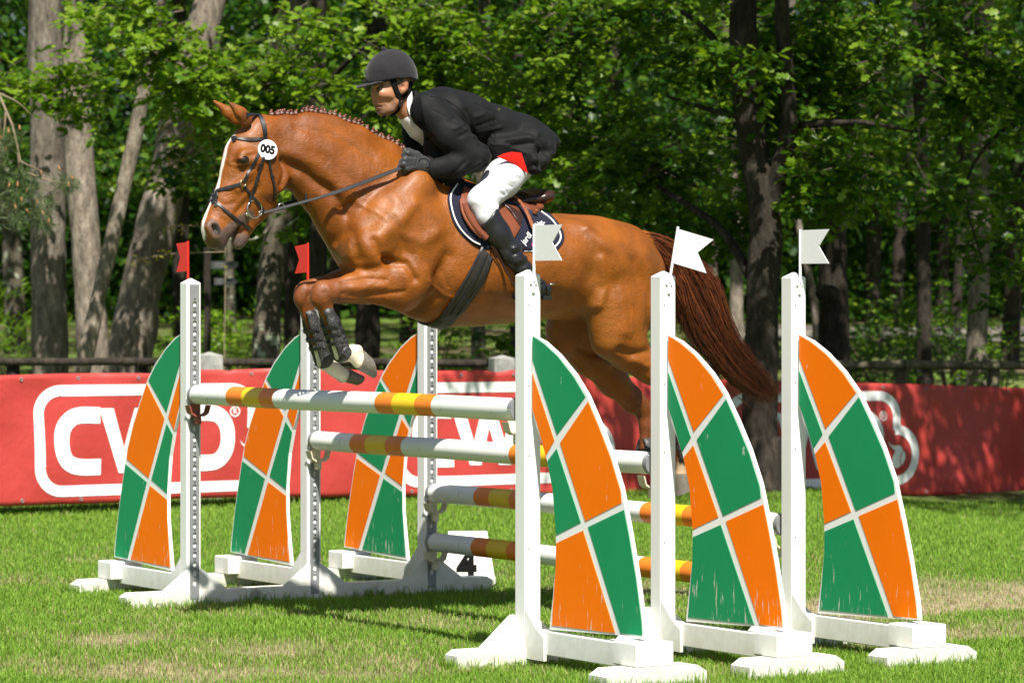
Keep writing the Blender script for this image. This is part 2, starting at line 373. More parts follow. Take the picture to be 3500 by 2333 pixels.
# ---------------------------------------------------------------- bodies: blended tapering limbs -> one continuous skin
class Sdf:
    def __init__(s, lo, hi, h):
        s.lo = np.array(lo, float); s.h = h; s.n = np.ceil((np.array(hi) - s.lo) / h).astype(int) + 1
        s.f = np.full(s.n, .5, np.float32)
    def region(s, lo, hi):
        a = np.clip(np.floor((np.array(lo) - s.lo) / s.h).astype(int), 0, s.n - 1); b = np.clip(np.ceil((np.array(hi) - s.lo) / s.h).astype(int) + 1, 1, s.n)
        sl = tuple(slice(a[i], b[i]) for i in range(3))
        g = [((np.arange(a[i], b[i]) * s.h + s.lo[i]).astype(np.float32)).reshape([-1 if j == i else 1 for j in range(3)]) for i in range(3)]
        return sl, g
    def put(s, sl, d, k, cut=False):
        if d.size == 0: return
        a = s.f[sl]
        if cut:
            h = np.maximum(k - np.abs(a + d), 0) / k; s.f[sl] = np.maximum(a, -d) + h * h * k * .25
        else:
            h = np.maximum(k - np.abs(a - d), 0) / k; s.f[sl] = np.minimum(a, d) - h * h * k * .25
    def seg(s, A, B, k=.03, cut=False):
        """A, B = (t, w, z, a, b): radius a in the t-z plane, b across"""
        A = np.array(A, float); B = np.array(B, float); p, q = A[:3], B[:3]
        R = max(A[3], A[4], B[3], B[4]) + k + 2 * s.h
        sl, (X, Y, Z) = s.region(np.minimum(p, q) - R, np.maximum(p, q) + R)
        d = q - p; dd = max(float(d @ d), 1e-9)
        hh = np.clip(((X - p[0]) * d[0] + (Y - p[1]) * d[1] + (Z - p[2]) * d[2]) / dd, 0, 1).astype(np.float32)
        a = A[3] + (B[3] - A[3]) * hh; b = A[4] + (B[4] - A[4]) * hh
        i2 = (X - p[0] - d[0] * hh) ** 2 + (Z - p[2] - d[2] * hh) ** 2; w2 = (Y - p[1] - d[1] * hh) ** 2
        qq = np.sqrt(i2 / a ** 2 + w2 / b ** 2) + 1e-6
        g = np.sqrt(i2 / a ** 4 + w2 / b ** 4) / qq + 1e-6
        s.put(sl, (qq - 1) / g, k, cut)
    def chain(s, nodes, k=.03, cut=False):
        for a, b in zip(nodes[:-1], nodes[1:]): s.seg(a, b, k, cut)
        if len(nodes) == 1: s.seg(nodes[0], nodes[0], k, cut)
    def mesh(s, smooth=2):
        f = s.f; n = f.shape; ins = f < 0
        c = np.zeros([d - 1 for d in n], np.uint8)
        for dx in (0, 1):
            for dy in (0, 1):
                for dz in (0, 1): c += ins[dx:n[0] - 1 + dx, dy:n[1] - 1 + dy, dz:n[2] - 1 + dz]
        ijk = np.argwhere((c > 0) & (c < 8)); M = len(ijk)
        cn = np.array([(x, y, z) for x in (0, 1) for y in (0, 1) for z in (0, 1)])
        val = np.stack([f[tuple((ijk + o).T)] for o in cn], 1)
        acc = np.zeros((M, 3)); cnt = np.zeros(M)
        for i in range(8):
            for j in range(i + 1, 8):
                if np.abs(cn[i] - cn[j]).sum() != 1: continue
                m = (val[:, i] < 0) != (val[:, j] < 0); va, vb = val[m, i], val[m, j]; t = (va / (va - vb))[:, None]
                acc[m] += cn[i] + (cn[j] - cn[i]) * t; cnt[m] += 1
        V = s.lo + s.h * (ijk + acc / cnt[:, None])
        idm = np.full(c.shape, -1, np.int32); idm[tuple(ijk.T)] = np.arange(M)
        F = []
        for ax in range(3):
            o = [0, 0, 0]; o[ax] = 1
            A = ins[:n[0] - o[0], :n[1] - o[1], :n[2] - o[2]]; B = ins[o[0]:, o[1]:, o[2]:]
            e = np.argwhere(A != B); u, v = [(1, 2), (2, 0), (0, 1)][ax]
            du = np.zeros(3, int); du[u] = 1; dv = np.zeros(3, int); dv[v] = 1
            ok = (e[:, u] > 0) & (e[:, v] > 0) & (e[:, u] < n[u] - 1) & (e[:, v] < n[v] - 1); e = e[ok]
            q = np.stack([idm[tuple((e - du - dv).T)], idm[tuple((e - dv).T)], idm[tuple(e.T)], idm[tuple((e - du).T)]], 1)
            flip = ~ins[tuple(e.T)]; q[flip] = q[flip][:, ::-1]; F.append(q)
        F = np.concatenate(F); F = F[(F >= 0).all(1)]
        for _ in range(smooth): V = relax(V, F, .5)
        return V, F
def relax(V, F, lam=.5):
    acc = np.zeros_like(V); cnt = np.zeros(len(V)); k = F.shape[1]
    for i in range(k):
        a, b = F[:, i], F[:, (i + 1) % k]
        for d in range(3):
            acc[:, d] += np.bincount(a, V[b, d], len(V)) + np.bincount(b, V[a, d], len(V))
        cnt += np.bincount(a, minlength=len(V)) + np.bincount(b, minlength=len(V))
    return V + lam * (acc / np.maximum(cnt, 1)[:, None] - V)
def normals(V, F):
    n = np.cross(V[F[:, 2]] - V[F[:, 0]], V[F[:, 3 % F.shape[1]]] - V[F[:, 1]]); N = np.zeros_like(V)
    for i in range(F.shape[1]):
        for d in range(3): N[:, d] += np.bincount(F[:, i], n[:, d], len(V))
    return N / np.maximum(np.linalg.norm(N, axis=1), 1e-9)[:, None]
def seg_dist2(P, pts):
    """distance in the t-z plane from points to a polyline"""
    best = np.full(len(P), 9.0)
    for a, b in zip(pts[:-1], pts[1:]):
        a = np.asarray(a)[[0, 2]]; b = np.asarray(b)[[0, 2]]; d = b - a; q = P[:, [0, 2]] - a
        h = np.clip(q @ d / max(d @ d, 1e-9), 0, 1); best = np.minimum(best, np.linalg.norm(q - h[:, None] * d, axis=1))
    return best
def strokes(V, N, lst, w0=0.0, side=1, mirror=False, lim=None):
    """carve (-) or raise (+) muscle lines: (photo points, height m, half width m)"""
    D = np.zeros(len(V))
    for pts, amp, wid in lst:
        pl = [L(x, y, w0) for x, y in pts]
        if len(pl) == 1: pl = [pl[0], pl[0] + np.array([.001, 0, 0])]
        g = amp * np.exp(-(seg_dist2(V, pl) / wid) ** 2)
        m = sstep(.05, .45, N[:, 1] * side)
        if mirror: m = sstep(.05, .45, np.abs(N[:, 1]))
        D += g * m
    if lim is not None: D *= lim
    return V + N * D[:, None]
class Skin:
    """a finished surface one can lay straps and cloth on"""
    def __init__(s, V, F): s.b = BVHTree.FromPolygons(V.tolist(), F.tolist())
    def hit(s, px, py, w=.15):
        o = Vector(EYE_L); d = (Vector(L(px, py, w)) - o).normalized()
        r = s.b.ray_cast(o, d)
        if r[0] is None or (r[0] - o).length > (Vector(L(px, py, w)) - o).length + .6:
            r = s.b.find_nearest(Vector(L(px, py, w)))
        n_ = Vector(r[1])
        if n_.dot(d) > 0: n_ = -n_
        return np.array(r[0]), np.array(n_)
def strap(name, skin, pts, width, mat_, parent, thick=.004, lift=.001, n=None, w=.15, mirror=False, world_pts=None, smooth=2, flip=False):
    P = []; Nn = []
    if world_pts is None:
        d = catmull([(x, y, 0) for x, y in pts], n or max(6, 6 * len(pts)))
        for x, y, _ in d:
            p, nn = skin.hit(x, y, w); P.append(p); Nn.append(nn)
    else:
        for p in catmull(world_pts, n or max(6, 6 * len(world_pts))):
            r = skin.b.find_nearest(Vector(p)); P.append(np.array(r[0])); Nn.append(np.array(r[1]))
    P = np.array(P); Nn = np.array(Nn)
    for _ in range(smooth):
        P[1:-1] = .25 * P[:-2] + .5 * P[1:-1] + .25 * P[2:]; Nn[1:-1] = .25 * Nn[:-2] + .5 * Nn[1:-1] + .25 * Nn[2:]
    return ribbon(name, P, Nn, width, thick, lift, mat_, parent, mirror)
def ribbon(name, P, Nn, width, thick, lift, mat_, parent, mirror=False):
    P = np.asarray(P, float); Nn = np.asarray(Nn, float); m = len(P); V = []; F = []
    wd = width if hasattr(width, '__len__') else [width] * m
    for i in range(m):
        T = P[min(i + 1, m - 1)] - P[max(i - 1, 0)]; T = T / max(np.linalg.norm(T), 1e-9); n_ = Nn[i] - T * (Nn[i] @ T); n_ = n_ / max(np.linalg.norm(n_), 1e-9); B = np.cross(n_, T)
        a = lift; b = lift + thick; h = wd[i] / 2; c = thick * .3
        V += [P[i] - B * h + n_ * a, P[i] + B * h + n_ * a, P[i] + B * h + n_ * (b - c), P[i] + B * (h - c) + n_ * b, P[i] - B * (h - c) + n_ * b, P[i] - B * h + n_ * (b - c)]
    for i in range(m - 1):
        for k in range(6): F.append([i * 6 + k, (i + 1) * 6 + k, (i + 1) * 6 + (k + 1) % 6, i * 6 + (k + 1) % 6])
    F += [[0, 1, 2, 3, 4, 5], [(m - 1) * 6 + k for k in range(6)][::-1]]
    V = np.array(V)
    if mirror:
        mb = MB(); mb.add(V * np.array([1, -1, 1]), [f[::-1] for f in F]); mb.build(name, [mat_], parent, smooth=True, auto=40)
    mb = MB(); mb.add(V, F); return mb.build(name, [mat_], parent, smooth=True, auto=40)
def drape(name, skin, left, right, mat_, parent, thick=.012, lift=.002, nu=14, nv=18, w=.2, mirror=False, relaxn=2, post=None, roundness=0.0, n_side=None):
    """cloth / leather laid over the skin between two edge lines drawn on the photo"""
    A = catmull([(x, y, 0) for x, y in left], nv)[:, :2]; B = catmull([(x, y, 0) for x, y in right], nv)[:, :2]
    P = np.zeros((nv, nu, 3)); N = np.zeros((nv, nu, 3))
    for i in range(nv):
        for j in range(nu):
            u = j / (nu - 1); x, y = A[i] * (1 - u) + B[i] * u
            P[i, j], N[i, j] = skin.hit(x, y, w)
    for _ in range(relaxn):
        for X in (P, N):
            Y = X.copy(); Y[1:-1, 1:-1] = .2 * (X[1:-1, 1:-1] + X[:-2, 1:-1] + X[2:, 1:-1] + X[1:-1, :-2] + X[1:-1, 2:]); X[:] = Y
    N /= np.maximum(np.linalg.norm(N, axis=2, keepdims=True), 1e-9)
    if post is not None: P = post(P)
    e = np.ones((nv, nu)); e[0] = e[-1] = .45; e[:, 0] = e[:, -1] = .45
    top = P + N * (lift + thick * e)[..., None]; bot = P + N * lift
    g = np.arange(nv * nu).reshape(nv, nu); q = np.stack([g[:-1, :-1], g[:-1, 1:], g[1:, 1:], g[1:, :-1]], -1).reshape(-1, 4)
    rim = list(g[0]) + list(g[1:, -1]) + list(g[-1, ::-1][1:]) + list(g[::-1, 0][1:-1]); m = nv * nu
    F = [list(f) for f in q] + [[i + m for i in f][::-1] for f in q] + [[rim[i], rim[(i + 1) % len(rim)], rim[(i + 1) % len(rim)] + m, rim[i] + m] for i in range(len(rim))]
    V = np.vstack([top.reshape(-1, 3), bot.reshape(-1, 3)])
    if mirror:
        mb = MB(); mb.add(V * np.array([1, -1, 1]), [f[::-1] for f in F]); mb.build(name, [mat_], parent, smooth=True, auto=50)
    mb = MB(); mb.add(V, F); return mb.build(name, [mat_], parent, smooth=True, auto=50), top
def nd(px, py, r, w=0.0, b=None, dr=1.0):
    """limb node from the photo: centre, radius in photo pixels, distance from the mid plane and cross radius in metres"""
    p = L(px, py, w); m = (ORG[1] + p[0] * FW[1] + w * NR[1]) / FPX
    return (p[0], p[1], p[2], r * m * dr, (b if b is not None else r * m))
# ---------------------------------------------------------------- ground
def mat_ground():
    t = NT('turf_soil'); p = t.node('ShaderNodeNewGeometry').outputs['Position']; sx = t.node('ShaderNodeSeparateColor'); t.l.new(t.attr(), sx.inputs[0])
    f = t.noise(26, 6, .7, p); f2 = t.noise(7, 5, .6, p)
    g = t.mix(f, (.070, .115, .022), (.15, .20, .05)); d = t.mix(f, (.20, .155, .095), (.50, .42, .27)); d = t.mix(t.ramp(f2, [(.55, (0, 0, 0)), (.68, (1, 1, 1))]), d, (.15, .11, .07))
    m = t.ramp(t.math('ADD', sx.outputs['Red'], t.math('MULTIPLY', t.math('SUBTRACT', f, .5), .5)), [(.30, (0, 0, 0)), (.95, (1, 1, 1))])
    fl = t.mix(t.ramp(t.noise(.35, 5, .6, p), [(.40, (0, 0, 0)), (.58, (1, 1, 1))]), (.13, .105, .06), (.13, .21, .035))
    c = t.mix(sx.outputs['Green'], t.mix(m, g, d), fl)
    t.set(Base_Color=c, Roughness=.95, Normal=t.bump(t.noise(60, 6, .7, p), .8, .02)); t.b.inputs['Specular IOR Level'].default_value = .1
    return t.m
# grass: single blades, thin where the turf is worn
def dry_at(x, y):
    n = np.array([mnoise.noise(Vector((a * .9, b * .9, 3.1))) * .6 + mnoise.noise(Vector((a * 2.6, b * 2.6, 7.7))) * .4 for a, b in zip(x, y)])
    d = n * 1.1 + .10
    for cx, cy, rx, ry, k in ((-1.45, 13.5, .85, .55, .62), (-.85, 14.3, .75, .45, .42), (-.25, 13.5, .6, .45, .40), (-.55, 15.3, .6, .45, .45), (2.55, 17.0, 1.0, 1.1, .85), (.55, 17.5, .5, .7, .8), (1.5, 16.2, .6, .5, .8), (.1, 14.6, .4, .35, .4), (-1.9, 14.8, .4, .5, .3)):
        d = d + k * np.exp(-((x - cx) / rx) ** 2 - ((y - cy) / ry) ** 2)
    return np.clip(d * sstep(21, 19, y) + np.minimum(n, .15) * sstep(19, 21, y) * .6, -.2, 1)
def build_ground():
    ys = np.concatenate([np.array([-60, -20, 0, 6]), np.arange(8, 12, .5), np.arange(12, 26.5, .11), np.arange(27, 100, 1.5), np.array([110, 130, 160, 200, 280])]); xs = np.concatenate([[-160, -80, -40, -20], np.arange(-12, -5.5, .5), np.arange(-5.5, 5.5, .11), np.arange(5.5, 12.1, .5), [20, 40, 80, 160]])
    X, Y = np.meshgrid(xs, ys); Z = ground_z(X, Y); V = np.stack([X, Y, Z], -1).reshape(-1, 3); g = np.arange(len(V)).reshape(len(ys), len(xs))
    F = np.stack([g[:-1, :-1], g[:-1, 1:], g[1:, 1:], g[1:, :-1]], -1).reshape(-1, 4); C = np.zeros((len(V), 3)); n = (V[:, 1] > 11) & (V[:, 1] < 27) & (np.abs(V[:, 0]) < 6); C[n, 0] = np.maximum(dry_at(V[n, 0], V[n, 1]), 0); C[:, 1] = sstep(25.5, 29, V[:, 1]); V[n, 2] -= .012 * C[n, 0] * (1 + np.sin(V[n, 0] * 31) * np.sin(V[n, 1] * 27))
    tag(obj('ground', V, F, [mat_ground()], col=C), 'grass arena floor with dry worn patches, rising into the wood', 'ground', kind='structure')
build_ground()
def build_path():
    xs = np.linspace(4, 30, 27); V = []
    for x in xs:
        for y in (57 + .8 * math.sin(x * .4), 67 + .6 * math.sin(x * .5 + 1)): V.append((x, y, float(ground_z(x, y)) + .06))
    F = [[2 * i, 2 * i + 2, 2 * i + 3, 2 * i + 1] for i in range(len(xs) - 1)]
    tag(obj('path', np.array(V), F, [plain('pale_gravel', (.20, .175, .15), .95, .15, 3, .4, 40)]), 'pale gravel path through the wood at the right', 'path', kind='structure')
build_path()
def build_grass():
    N = 440000
    y = 1 / rng.uniform(1 / 26.2, 1 / 12.6, N); x = rng.uniform(-1.12, 1.12, N) * 1790 / FPX * y
    P = np.stack([x, y], 1)
    dg = np.stack(np.meshgrid(np.arange(-5.2, 5.3, .08), np.arange(10.8, 26.4, .08)), -1); D = dry_at(dg[..., 0].ravel(), dg[..., 1].ravel()).reshape(dg.shape[:2])
    d = D[np.clip(((y - 10.8) / .08).astype(int), 0, D.shape[0] - 1), np.clip(((x + 5.2) / .08).astype(int), 0, D.shape[1] - 1)]
    keep = rng.random(N) < np.clip(1.15 - 1.25 * np.maximum(d, 0) / .9, .22, 1); x, y, d = x[keep], y[keep], d[keep]
    tx = []; 
    for i in range(3):
        for s_ in (-1, 1):
            for cx, cy, lx_, ly_, m_ in ((0, s_ * 1.6608, .40, .065, 420), (0, s_ * (1.6608 + .925), .26, .085, 320)):
                a = rng.uniform(0, 1, m_); e = rng.integers(0, 4, m_); u = np.where(e < 2, (a * 2 - 1) * lx_, np.where(e == 2, -lx_, lx_)); v = np.where(e == 0, -ly_, np.where(e == 1, ly_, (a * 2 - 1) * ly_)); tx.append(to_world(np.stack([(0.0, -.7071, -1.4269)[i] + cx + u + rng.normal(size=m_) * .008, cy + v + rng.normal(size=m_) * .008, np.zeros(m_)], 1)))
    tx = np.vstack(tx); nt_ = len(tx); x = np.concatenate([x, tx[:, 0]]); y = np.concatenate([y, tx[:, 1]]); d = np.concatenate([d, np.zeros(nt_)]); n = len(x); tuft = np.ones(n); tuft[-nt_:] = 1.9
    h = rng.uniform(.014, .036, n) * (1 - .45 * np.clip(d, 0, 1)) * (1 + .5 * (rng.random(n) < .05)) * (1 + .35 * sstep(19, 23, y)) * tuft; a = rng.uniform(0, 2 * np.pi, n); wd = rng.uniform(.0012, .0023, n) * (1 + .06 * (y - 11))
    lean = rng.uniform(.1, .95, n) * h; b = rng.uniform(0, 2 * np.pi, n); z = ground_z(x, y)
    bx, by = np.cos(a) * wd, np.sin(a) * wd; lx, ly = np.cos(b) * lean, np.sin(b) * lean
    V = np.empty((n, 5, 3), np.float32)
    V[:, 0] = np.stack([x - bx, y - by, z - .004], 1); V[:, 1] = np.stack([x + bx, y + by, z - .004], 1)
    V[:, 2] = np.stack([x + lx * .35 + bx * .7, y + ly * .35 + by * .7, z + h * .6], 1); V[:, 3] = np.stack([x + lx * .35 - bx * .7, y + ly * .35 - by * .7, z + h * .6], 1); V[:, 4] = np.stack([x + lx, y + ly, z + h * .93], 1)
    i = np.arange(n)[:, None] * 5; F = np.concatenate([i + [0, 1, 2], i + [0, 2, 3], i + [3, 2, 4]])
    t = rng.random((n, 1)); c = np.array([.105, .220, .024]) * (1 - t) + np.array([.245, .385, .055]) * t
    st = (rng.random((n, 1)) < np.clip(.02 + .9 * np.maximum(d - .12, 0), 0, .85)[:, None]); c = np.where(st, np.array([.40, .345, .185]) * (.6 + .6 * rng.random((n, 1))), c)
    me = raw_mesh('grass', V.reshape(-1, 3), F, [MAT['grass']], smooth=False, col=np.repeat(c, 5, 0)); tag(link('grass', me), 'short sunlit grass blades covering the arena floor', 'grass', kind='stuff')
build_grass()
def clods():
    m = MB()
    for k in range(150):
        cx, cy, s_ = random.choice(((-1.45, 13.5, .5), (2.5, 17.0, .6), (.55, 17.5, .3), (-.3, 13.5, .4), (1.5, 16.2, .3), (-.6, 15.2, .3))); x = random.gauss(cx, s_); y = random.gauss(cy, s_ * .7); r = random.uniform(.006, .022)
        ring = [(x + r * math.cos(a) * random.uniform(.6, 1.2), y + r * math.sin(a) * random.uniform(.6, 1.2)) for a in np.linspace(0, 2 * math.pi, 6)[:-1]]; z = float(ground_z(x, y))
        m.add([(a, b, z - .004) for a, b in ring] + [(x, y, z + r * random.uniform(.5, .9))], [[i, (i + 1) % 5, 5] for i in range(5)])
    tag(m.build('soil_clods', [plain('soil', (.14, .10, .062), .95, .35, 40, .5, 90)], None, smooth=True), 'loose dry soil crumbs on the worn turf', 'soil', kind='stuff')
clods()

# ---------------------------------------------------------------- leaves
def leaf_tmpl(full=True):
    if full: xs = [0, .22, .36, .55, .68, .85, 1.0]; ys = [.02, .21, .11, .33, .17, .25, .02]
    else: xs = [0, .45, 1.0]; ys = [.03, .33, .03]
    V = []
    for x, y in zip(xs, ys): V += [(x, y, .10 * y + .05 * x * (1 - x)), (x, 0, 0), (x, -y, .10 * y + .05 * x * (1 - x))]
    F = []
    for i in range(len(xs) - 1): F += [[3 * i, 3 * i + 1, 3 * i + 4, 3 * i + 3], [3 * i + 1, 3 * i + 2, 3 * i + 5, 3 * i + 4]]
    V = np.array(V); V[:, 2] -= .12 * V[:, 0] ** 2; return V, np.array(F)
LT_F, LT_S = leaf_tmpl(True), leaf_tmpl(False)
LT_Q = (np.array([(0, 0, 0), (.5, -.32, .04), (1, 0, -.06), (.5, .32, .04)]), np.array([[0, 1, 2, 3]]))
def frames(d, n):
    d = d / np.linalg.norm(d, axis=1)[:, None]; s_ = np.cross(n, d); s_ /= np.maximum(np.linalg.norm(s_, axis=1), 1e-6)[:, None]; u = np.cross(d, s_); return d, s_, u
def leaf_mesh(name, P, D, N, size, colr, tmpl, mat_, parent, kind='stuff'):
    V0, F0 = tmpl; d, s_, u = frames(D, N); k = len(V0); n = len(P)
    V = P[:, None] + size[:, None, None] * (V0[None, :, 0:1] * d[:, None] + V0[None, :, 1:2] * s_[:, None] + V0[None, :, 2:3] * u[:, None])
    F = (np.arange(n)[:, None, None] * k + F0[None]).reshape(-1, F0.shape[1]); C = np.repeat(colr, k, 0)
    o = link(name, raw_mesh(name, V.reshape(-1, 3), F, [mat_], smooth=True, col=C), parent); o['kind'] = kind; return o
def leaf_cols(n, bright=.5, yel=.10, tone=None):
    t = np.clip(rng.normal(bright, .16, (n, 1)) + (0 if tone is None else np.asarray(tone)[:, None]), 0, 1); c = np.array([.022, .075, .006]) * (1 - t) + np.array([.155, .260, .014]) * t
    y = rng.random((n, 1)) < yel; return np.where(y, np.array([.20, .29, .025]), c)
TONE = []
def sprays(blobs, per=11, size=(.065, .105), thr=-.05, freq=1.1, spread=.22):
    """blobs: centre, radii, number of twigs -> leaves set along twigs, in clumps with gaps between"""
    P = []; D = []; N = []; S_ = []; TW = []; TONE.clear()
    for c, r, cnt in blobs:
        c = np.array(c, float); r = np.array(r, float); got = 0; tries = 0
        while got < cnt and tries < cnt * 8:
            tries += 1; v = rng.normal(size=3); v *= rng.random() ** .4 / np.linalg.norm(v); p = c + v * r
            if mnoise.noise(Vector(p * freq)) + .35 * mnoise.noise(Vector(p * freq * 2.7)) < thr: continue
            got += 1; tone_ = random.gauss(0, .30)
            out = v.copy(); out[2] *= .3; td = out * .8 + rng.normal(size=3) * .6; td[2] = td[2] * .45 - .12; td /= np.linalg.norm(td); ln = rng.uniform(.6, 1.3) * spread * 1.5
            TW.append((p, p + td * ln)); k = per + rng.integers(-3, 4); s_ = np.linspace(.15, 1.05, k)[:, None]
            q = p + td * ln * s_ + rng.normal(size=(k, 3)) * .025; side = np.cross(td, [0, 0, 1]); side /= max(np.linalg.norm(side), 1e-6)
            sg = np.where(np.arange(k) % 2, 1, -1)[:, None]; dd = td * .55 + side * sg * .8 + rng.normal(size=(k, 3)) * .35; nn = np.array([0, -.25, 1]) + rng.normal(size=(k, 3)) * .45
            TONE.extend([tone_] * k); P.append(q); D.append(dd); N.append(nn); S_.append(rng.uniform(*size, k))
    return np.vstack(P), np.vstack(D), np.vstack(N), np.concatenate(S_), TW
LEAVES_ME = []
def leaf_objs(P, D, N, S_, parent, most):
    """the leaves that show largest, each an object of its own sharing the same few meshes"""
    if not LEAVES_ME:
        for k in range(3):
            V0, F0 = LT_F; V = V0.copy(); V[:, 2] += [.0, .06, -.05][k] * np.sin(V[:, 0] * 6); V[:, 1] *= [1, .9, 1.12][k]; LEAVES_ME.append(raw_mesh('leaf', V, F0, [MAT['leaf_single']]))
    d, s_, u = frames(D[:most], N[:most])
    for i in range(min(most, len(P))):
        o = bpy.data.objects.new('leaf', LEAVES_ME[i % 3]); COL.objects.link(o); o.parent = parent
        M = Matrix(((d[i][0], s_[i][0], u[i][0], P[i][0]), (d[i][1], s_[i][1], u[i][1], P[i][1]), (d[i][2], s_[i][2], u[i][2], P[i][2]), (0, 0, 0, 1))); o.matrix_local = M @ Matrix.Diagonal((S_[i], S_[i], S_[i], 1))
# ---------------------------------------------------------------- trunks and trees
def limb(m, pts, r0, r1, n=10, rough=.08, seed=0.0, k=None):
    P = catmull(pts, k or max(6, int(np.linalg.norm(np.diff(np.array(pts), axis=0), axis=1).sum() / .16))); R = np.linspace(r0, r1, len(P)); V = []; F = []
    for i, p in enumerate(P):
        d = P[min(i + 1, len(P) - 1)] - P[max(i - 1, 0)]; d /= np.linalg.norm(d); a = np.cross(d, [.31, 1, .12]); a /= np.linalg.norm(a); b = np.cross(d, a)
        for k_ in range(n):
            t = 2 * math.pi * k_ / n; q = a * math.cos(t) + b * math.sin(t); r = R[i] * (1 + rough * (mnoise.noise(Vector(p * 2.2 + q * .8) + Vector((seed, 0, 0))) * 1.6 + mnoise.noise(Vector(p * 7 + q * 2.4)) * .8)); V.append(p + q * r)
    for i in range(len(P) - 1):
        for k_ in range(n): F.append([i * n + k_, i * n + (k_ + 1) % n, (i + 1) * n + (k_ + 1) % n, (i + 1) * n + k_])
    F.append([(len(P) - 1) * n + k_ for k_ in range(n)]); m.add(V, F)
def px_path(pts, Y): return [W3(x, y, Y) for x, y in pts]
def tree(name, label, Y, path, r0, r1, bark, foliage=None, limbs=(), crown_top=None, group=None, single=0, bright=.5, cat='tree', size=(.075, .125), tmpl=None, thr=.09, per=12, twigs=True, flare=1.35):
    """path: trunk line on the photo (bottom to top); it is carried down to the ground and up beyond the picture"""
    base = W3(path[0][0], path[0][1], Y); P = px_path(path, Y); d0 = P[1] - P[0]; d0 = d0 / np.linalg.norm(d0); gz = float(ground_z(base[0], Y)); low = P[0] - d0 * max(0.0, (P[0][2] - gz) / max(d0[2], .3)); low[2] = gz - .05
    t = thing(name, label, cat, (0, 0, 0), 0, group); t.location = tuple(low); O = low
    up = P[-1] - P[-2]; up = up / np.linalg.norm(up); Pn = [low] + P
    if crown_top is not None: Pn = Pn + [P[-1] + up * (crown_top - P[-1][2]) * .5 + np.array([.1, .1, 0]), P[-1] + up * (crown_top - P[-1][2])]
    m = MB(); limb(m, [p - O for p in Pn], r0, r1, 14, .09, seed=low[0])
    limb(m, [np.array([0, 0, -.08]), d0 * .12, d0 * .5], r0 * flare, r0 * .98, 14, .16, seed=low[0] + 3, k=6)
    m.build('trunk', [bark], t, smooth=True)
    for l in limbs:
        m = MB(); limb(m, [W3(x, y, Y + dy) - O for x, y, dy in l[0]], l[1], l[2], 8, .10, seed=l[1] * 9); m.build('branch', [bark], t, smooth=True)
    if foliage:
        Pp, D, N, S_, TW = sprays([(np.array(c) - O, r, k) for c, r, k in foliage], per, size, thr)
        tn = np.array(TONE)
        if single:
            wp_ = Pp + O; px_ = wp_[:, 0] / wp_[:, 1] * FPX + CX; py_ = CY - (wp_[:, 2] - EYE) / wp_[:, 1] * FPX; vis = np.where((px_ > 0) & (px_ < 3500) & (py_ > 0), S_ / wp_[:, 1] * (1.2 - .05 * (wp_[:, 1] - wp_[:, 1].min())), 0); o_ = np.argsort(-vis); pick = o_[:single]; rest = o_[single:]
            leaf_objs(Pp[pick], D[pick], N[pick], S_[pick], t, single); Pp, D, N, S_ = Pp[rest], D[rest], N[rest], S_[rest]; tn = tn[rest]
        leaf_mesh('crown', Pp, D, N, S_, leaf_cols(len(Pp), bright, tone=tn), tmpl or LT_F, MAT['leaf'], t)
        if twigs:
            m = MB()
            for a, b in TW[::2]: m.tube([a - (b - a) * .6, a, b], [.006, .004, .0015], 3, False)
            o = m.build('twigs', [MAT['twig']], t, smooth=True); o['kind'] = 'stuff'
    return t
def bl(px, py, Y, rx, ry, rz, n): return (W3(px, py, Y), (rx, ry, rz), n)
def hi(x, y, z, rx, ry, rz, n): return ((x, y, z), (rx, ry, rz), n)
# big oaks just behind the banner
tree('oak_tree', 'large dark forked oak standing right at the red banner behind the horse tail', 25.4, [(2602, 1560), (2600, 1270), (2608, 1000), (2618, 760), (2575, 520), (2548, 260), (2540, 0)], .150, .075, MAT['dark_bark'],
     [bl(2350, 300, 26.5, 1.3, .9, .75, 150), bl(2250, 560, 27.0, .85, .8, .50, 95), bl(2780, 480, 25.6, .75, .9, .62, 105), bl(2950, 640, 25.0, .55, .6, .45, 60), bl(2500, 780, 26.2, .40, .5, .25, 24), bl(2700, 120, 25.5, .9, .9, .4, 70), bl(2590, 470, 25.0, .42, .2, .42, 42), bl(2560, 240, 25.0, .5, .2, .3, 40), bl(2120, 150, 26.8, 1.0, .8, .55, 100), bl(2950, 260, 26.0, .9, .8, .6, 110), bl(2300, 820, 27.2, .6, .6, .22, 36), bl(2480, 620, 26.6, .5, .5, .4, 40), hi(3.4, 22.6, 5.7, 3.4, 2.4, 1.3, 640), hi(3.4, 25.6, 6.4, 3.8, 2.2, 1.2, 420), hi(2.6, 27.6, 6.6, 4.6, 1.6, 1.0, 420), hi(5.6, 22.6, 4.9, 2.0, 1.8, 1.3, 260), hi(1.6, 24.6, 5.2, 1.6, 1.4, .9, 150)],
     [([(2622, 740, 0), (2690, 470, -.1), (2688, 300, -.1), (2672, 0, -.2), (2660, -300, -.3)], .085, .05), ([(2600, 1010, 0), (2480, 800, .3), (2380, 720, .5), (2250, 640, .9)], .05, .02), ([(2690, 430, 0), (2800, 425, -.2), (2960, 420, -.4), (3120, 450, -.6)], .036, .012), ([(2545, 330, 0), (2430, 120, .3), (2330, 40, .6)], .045, .02), ([(2560, 400, 0), (2440, 380, .5), (2280, 330, .9)], .035, .012)], crown_top=7.5, single=300, bright=.40)
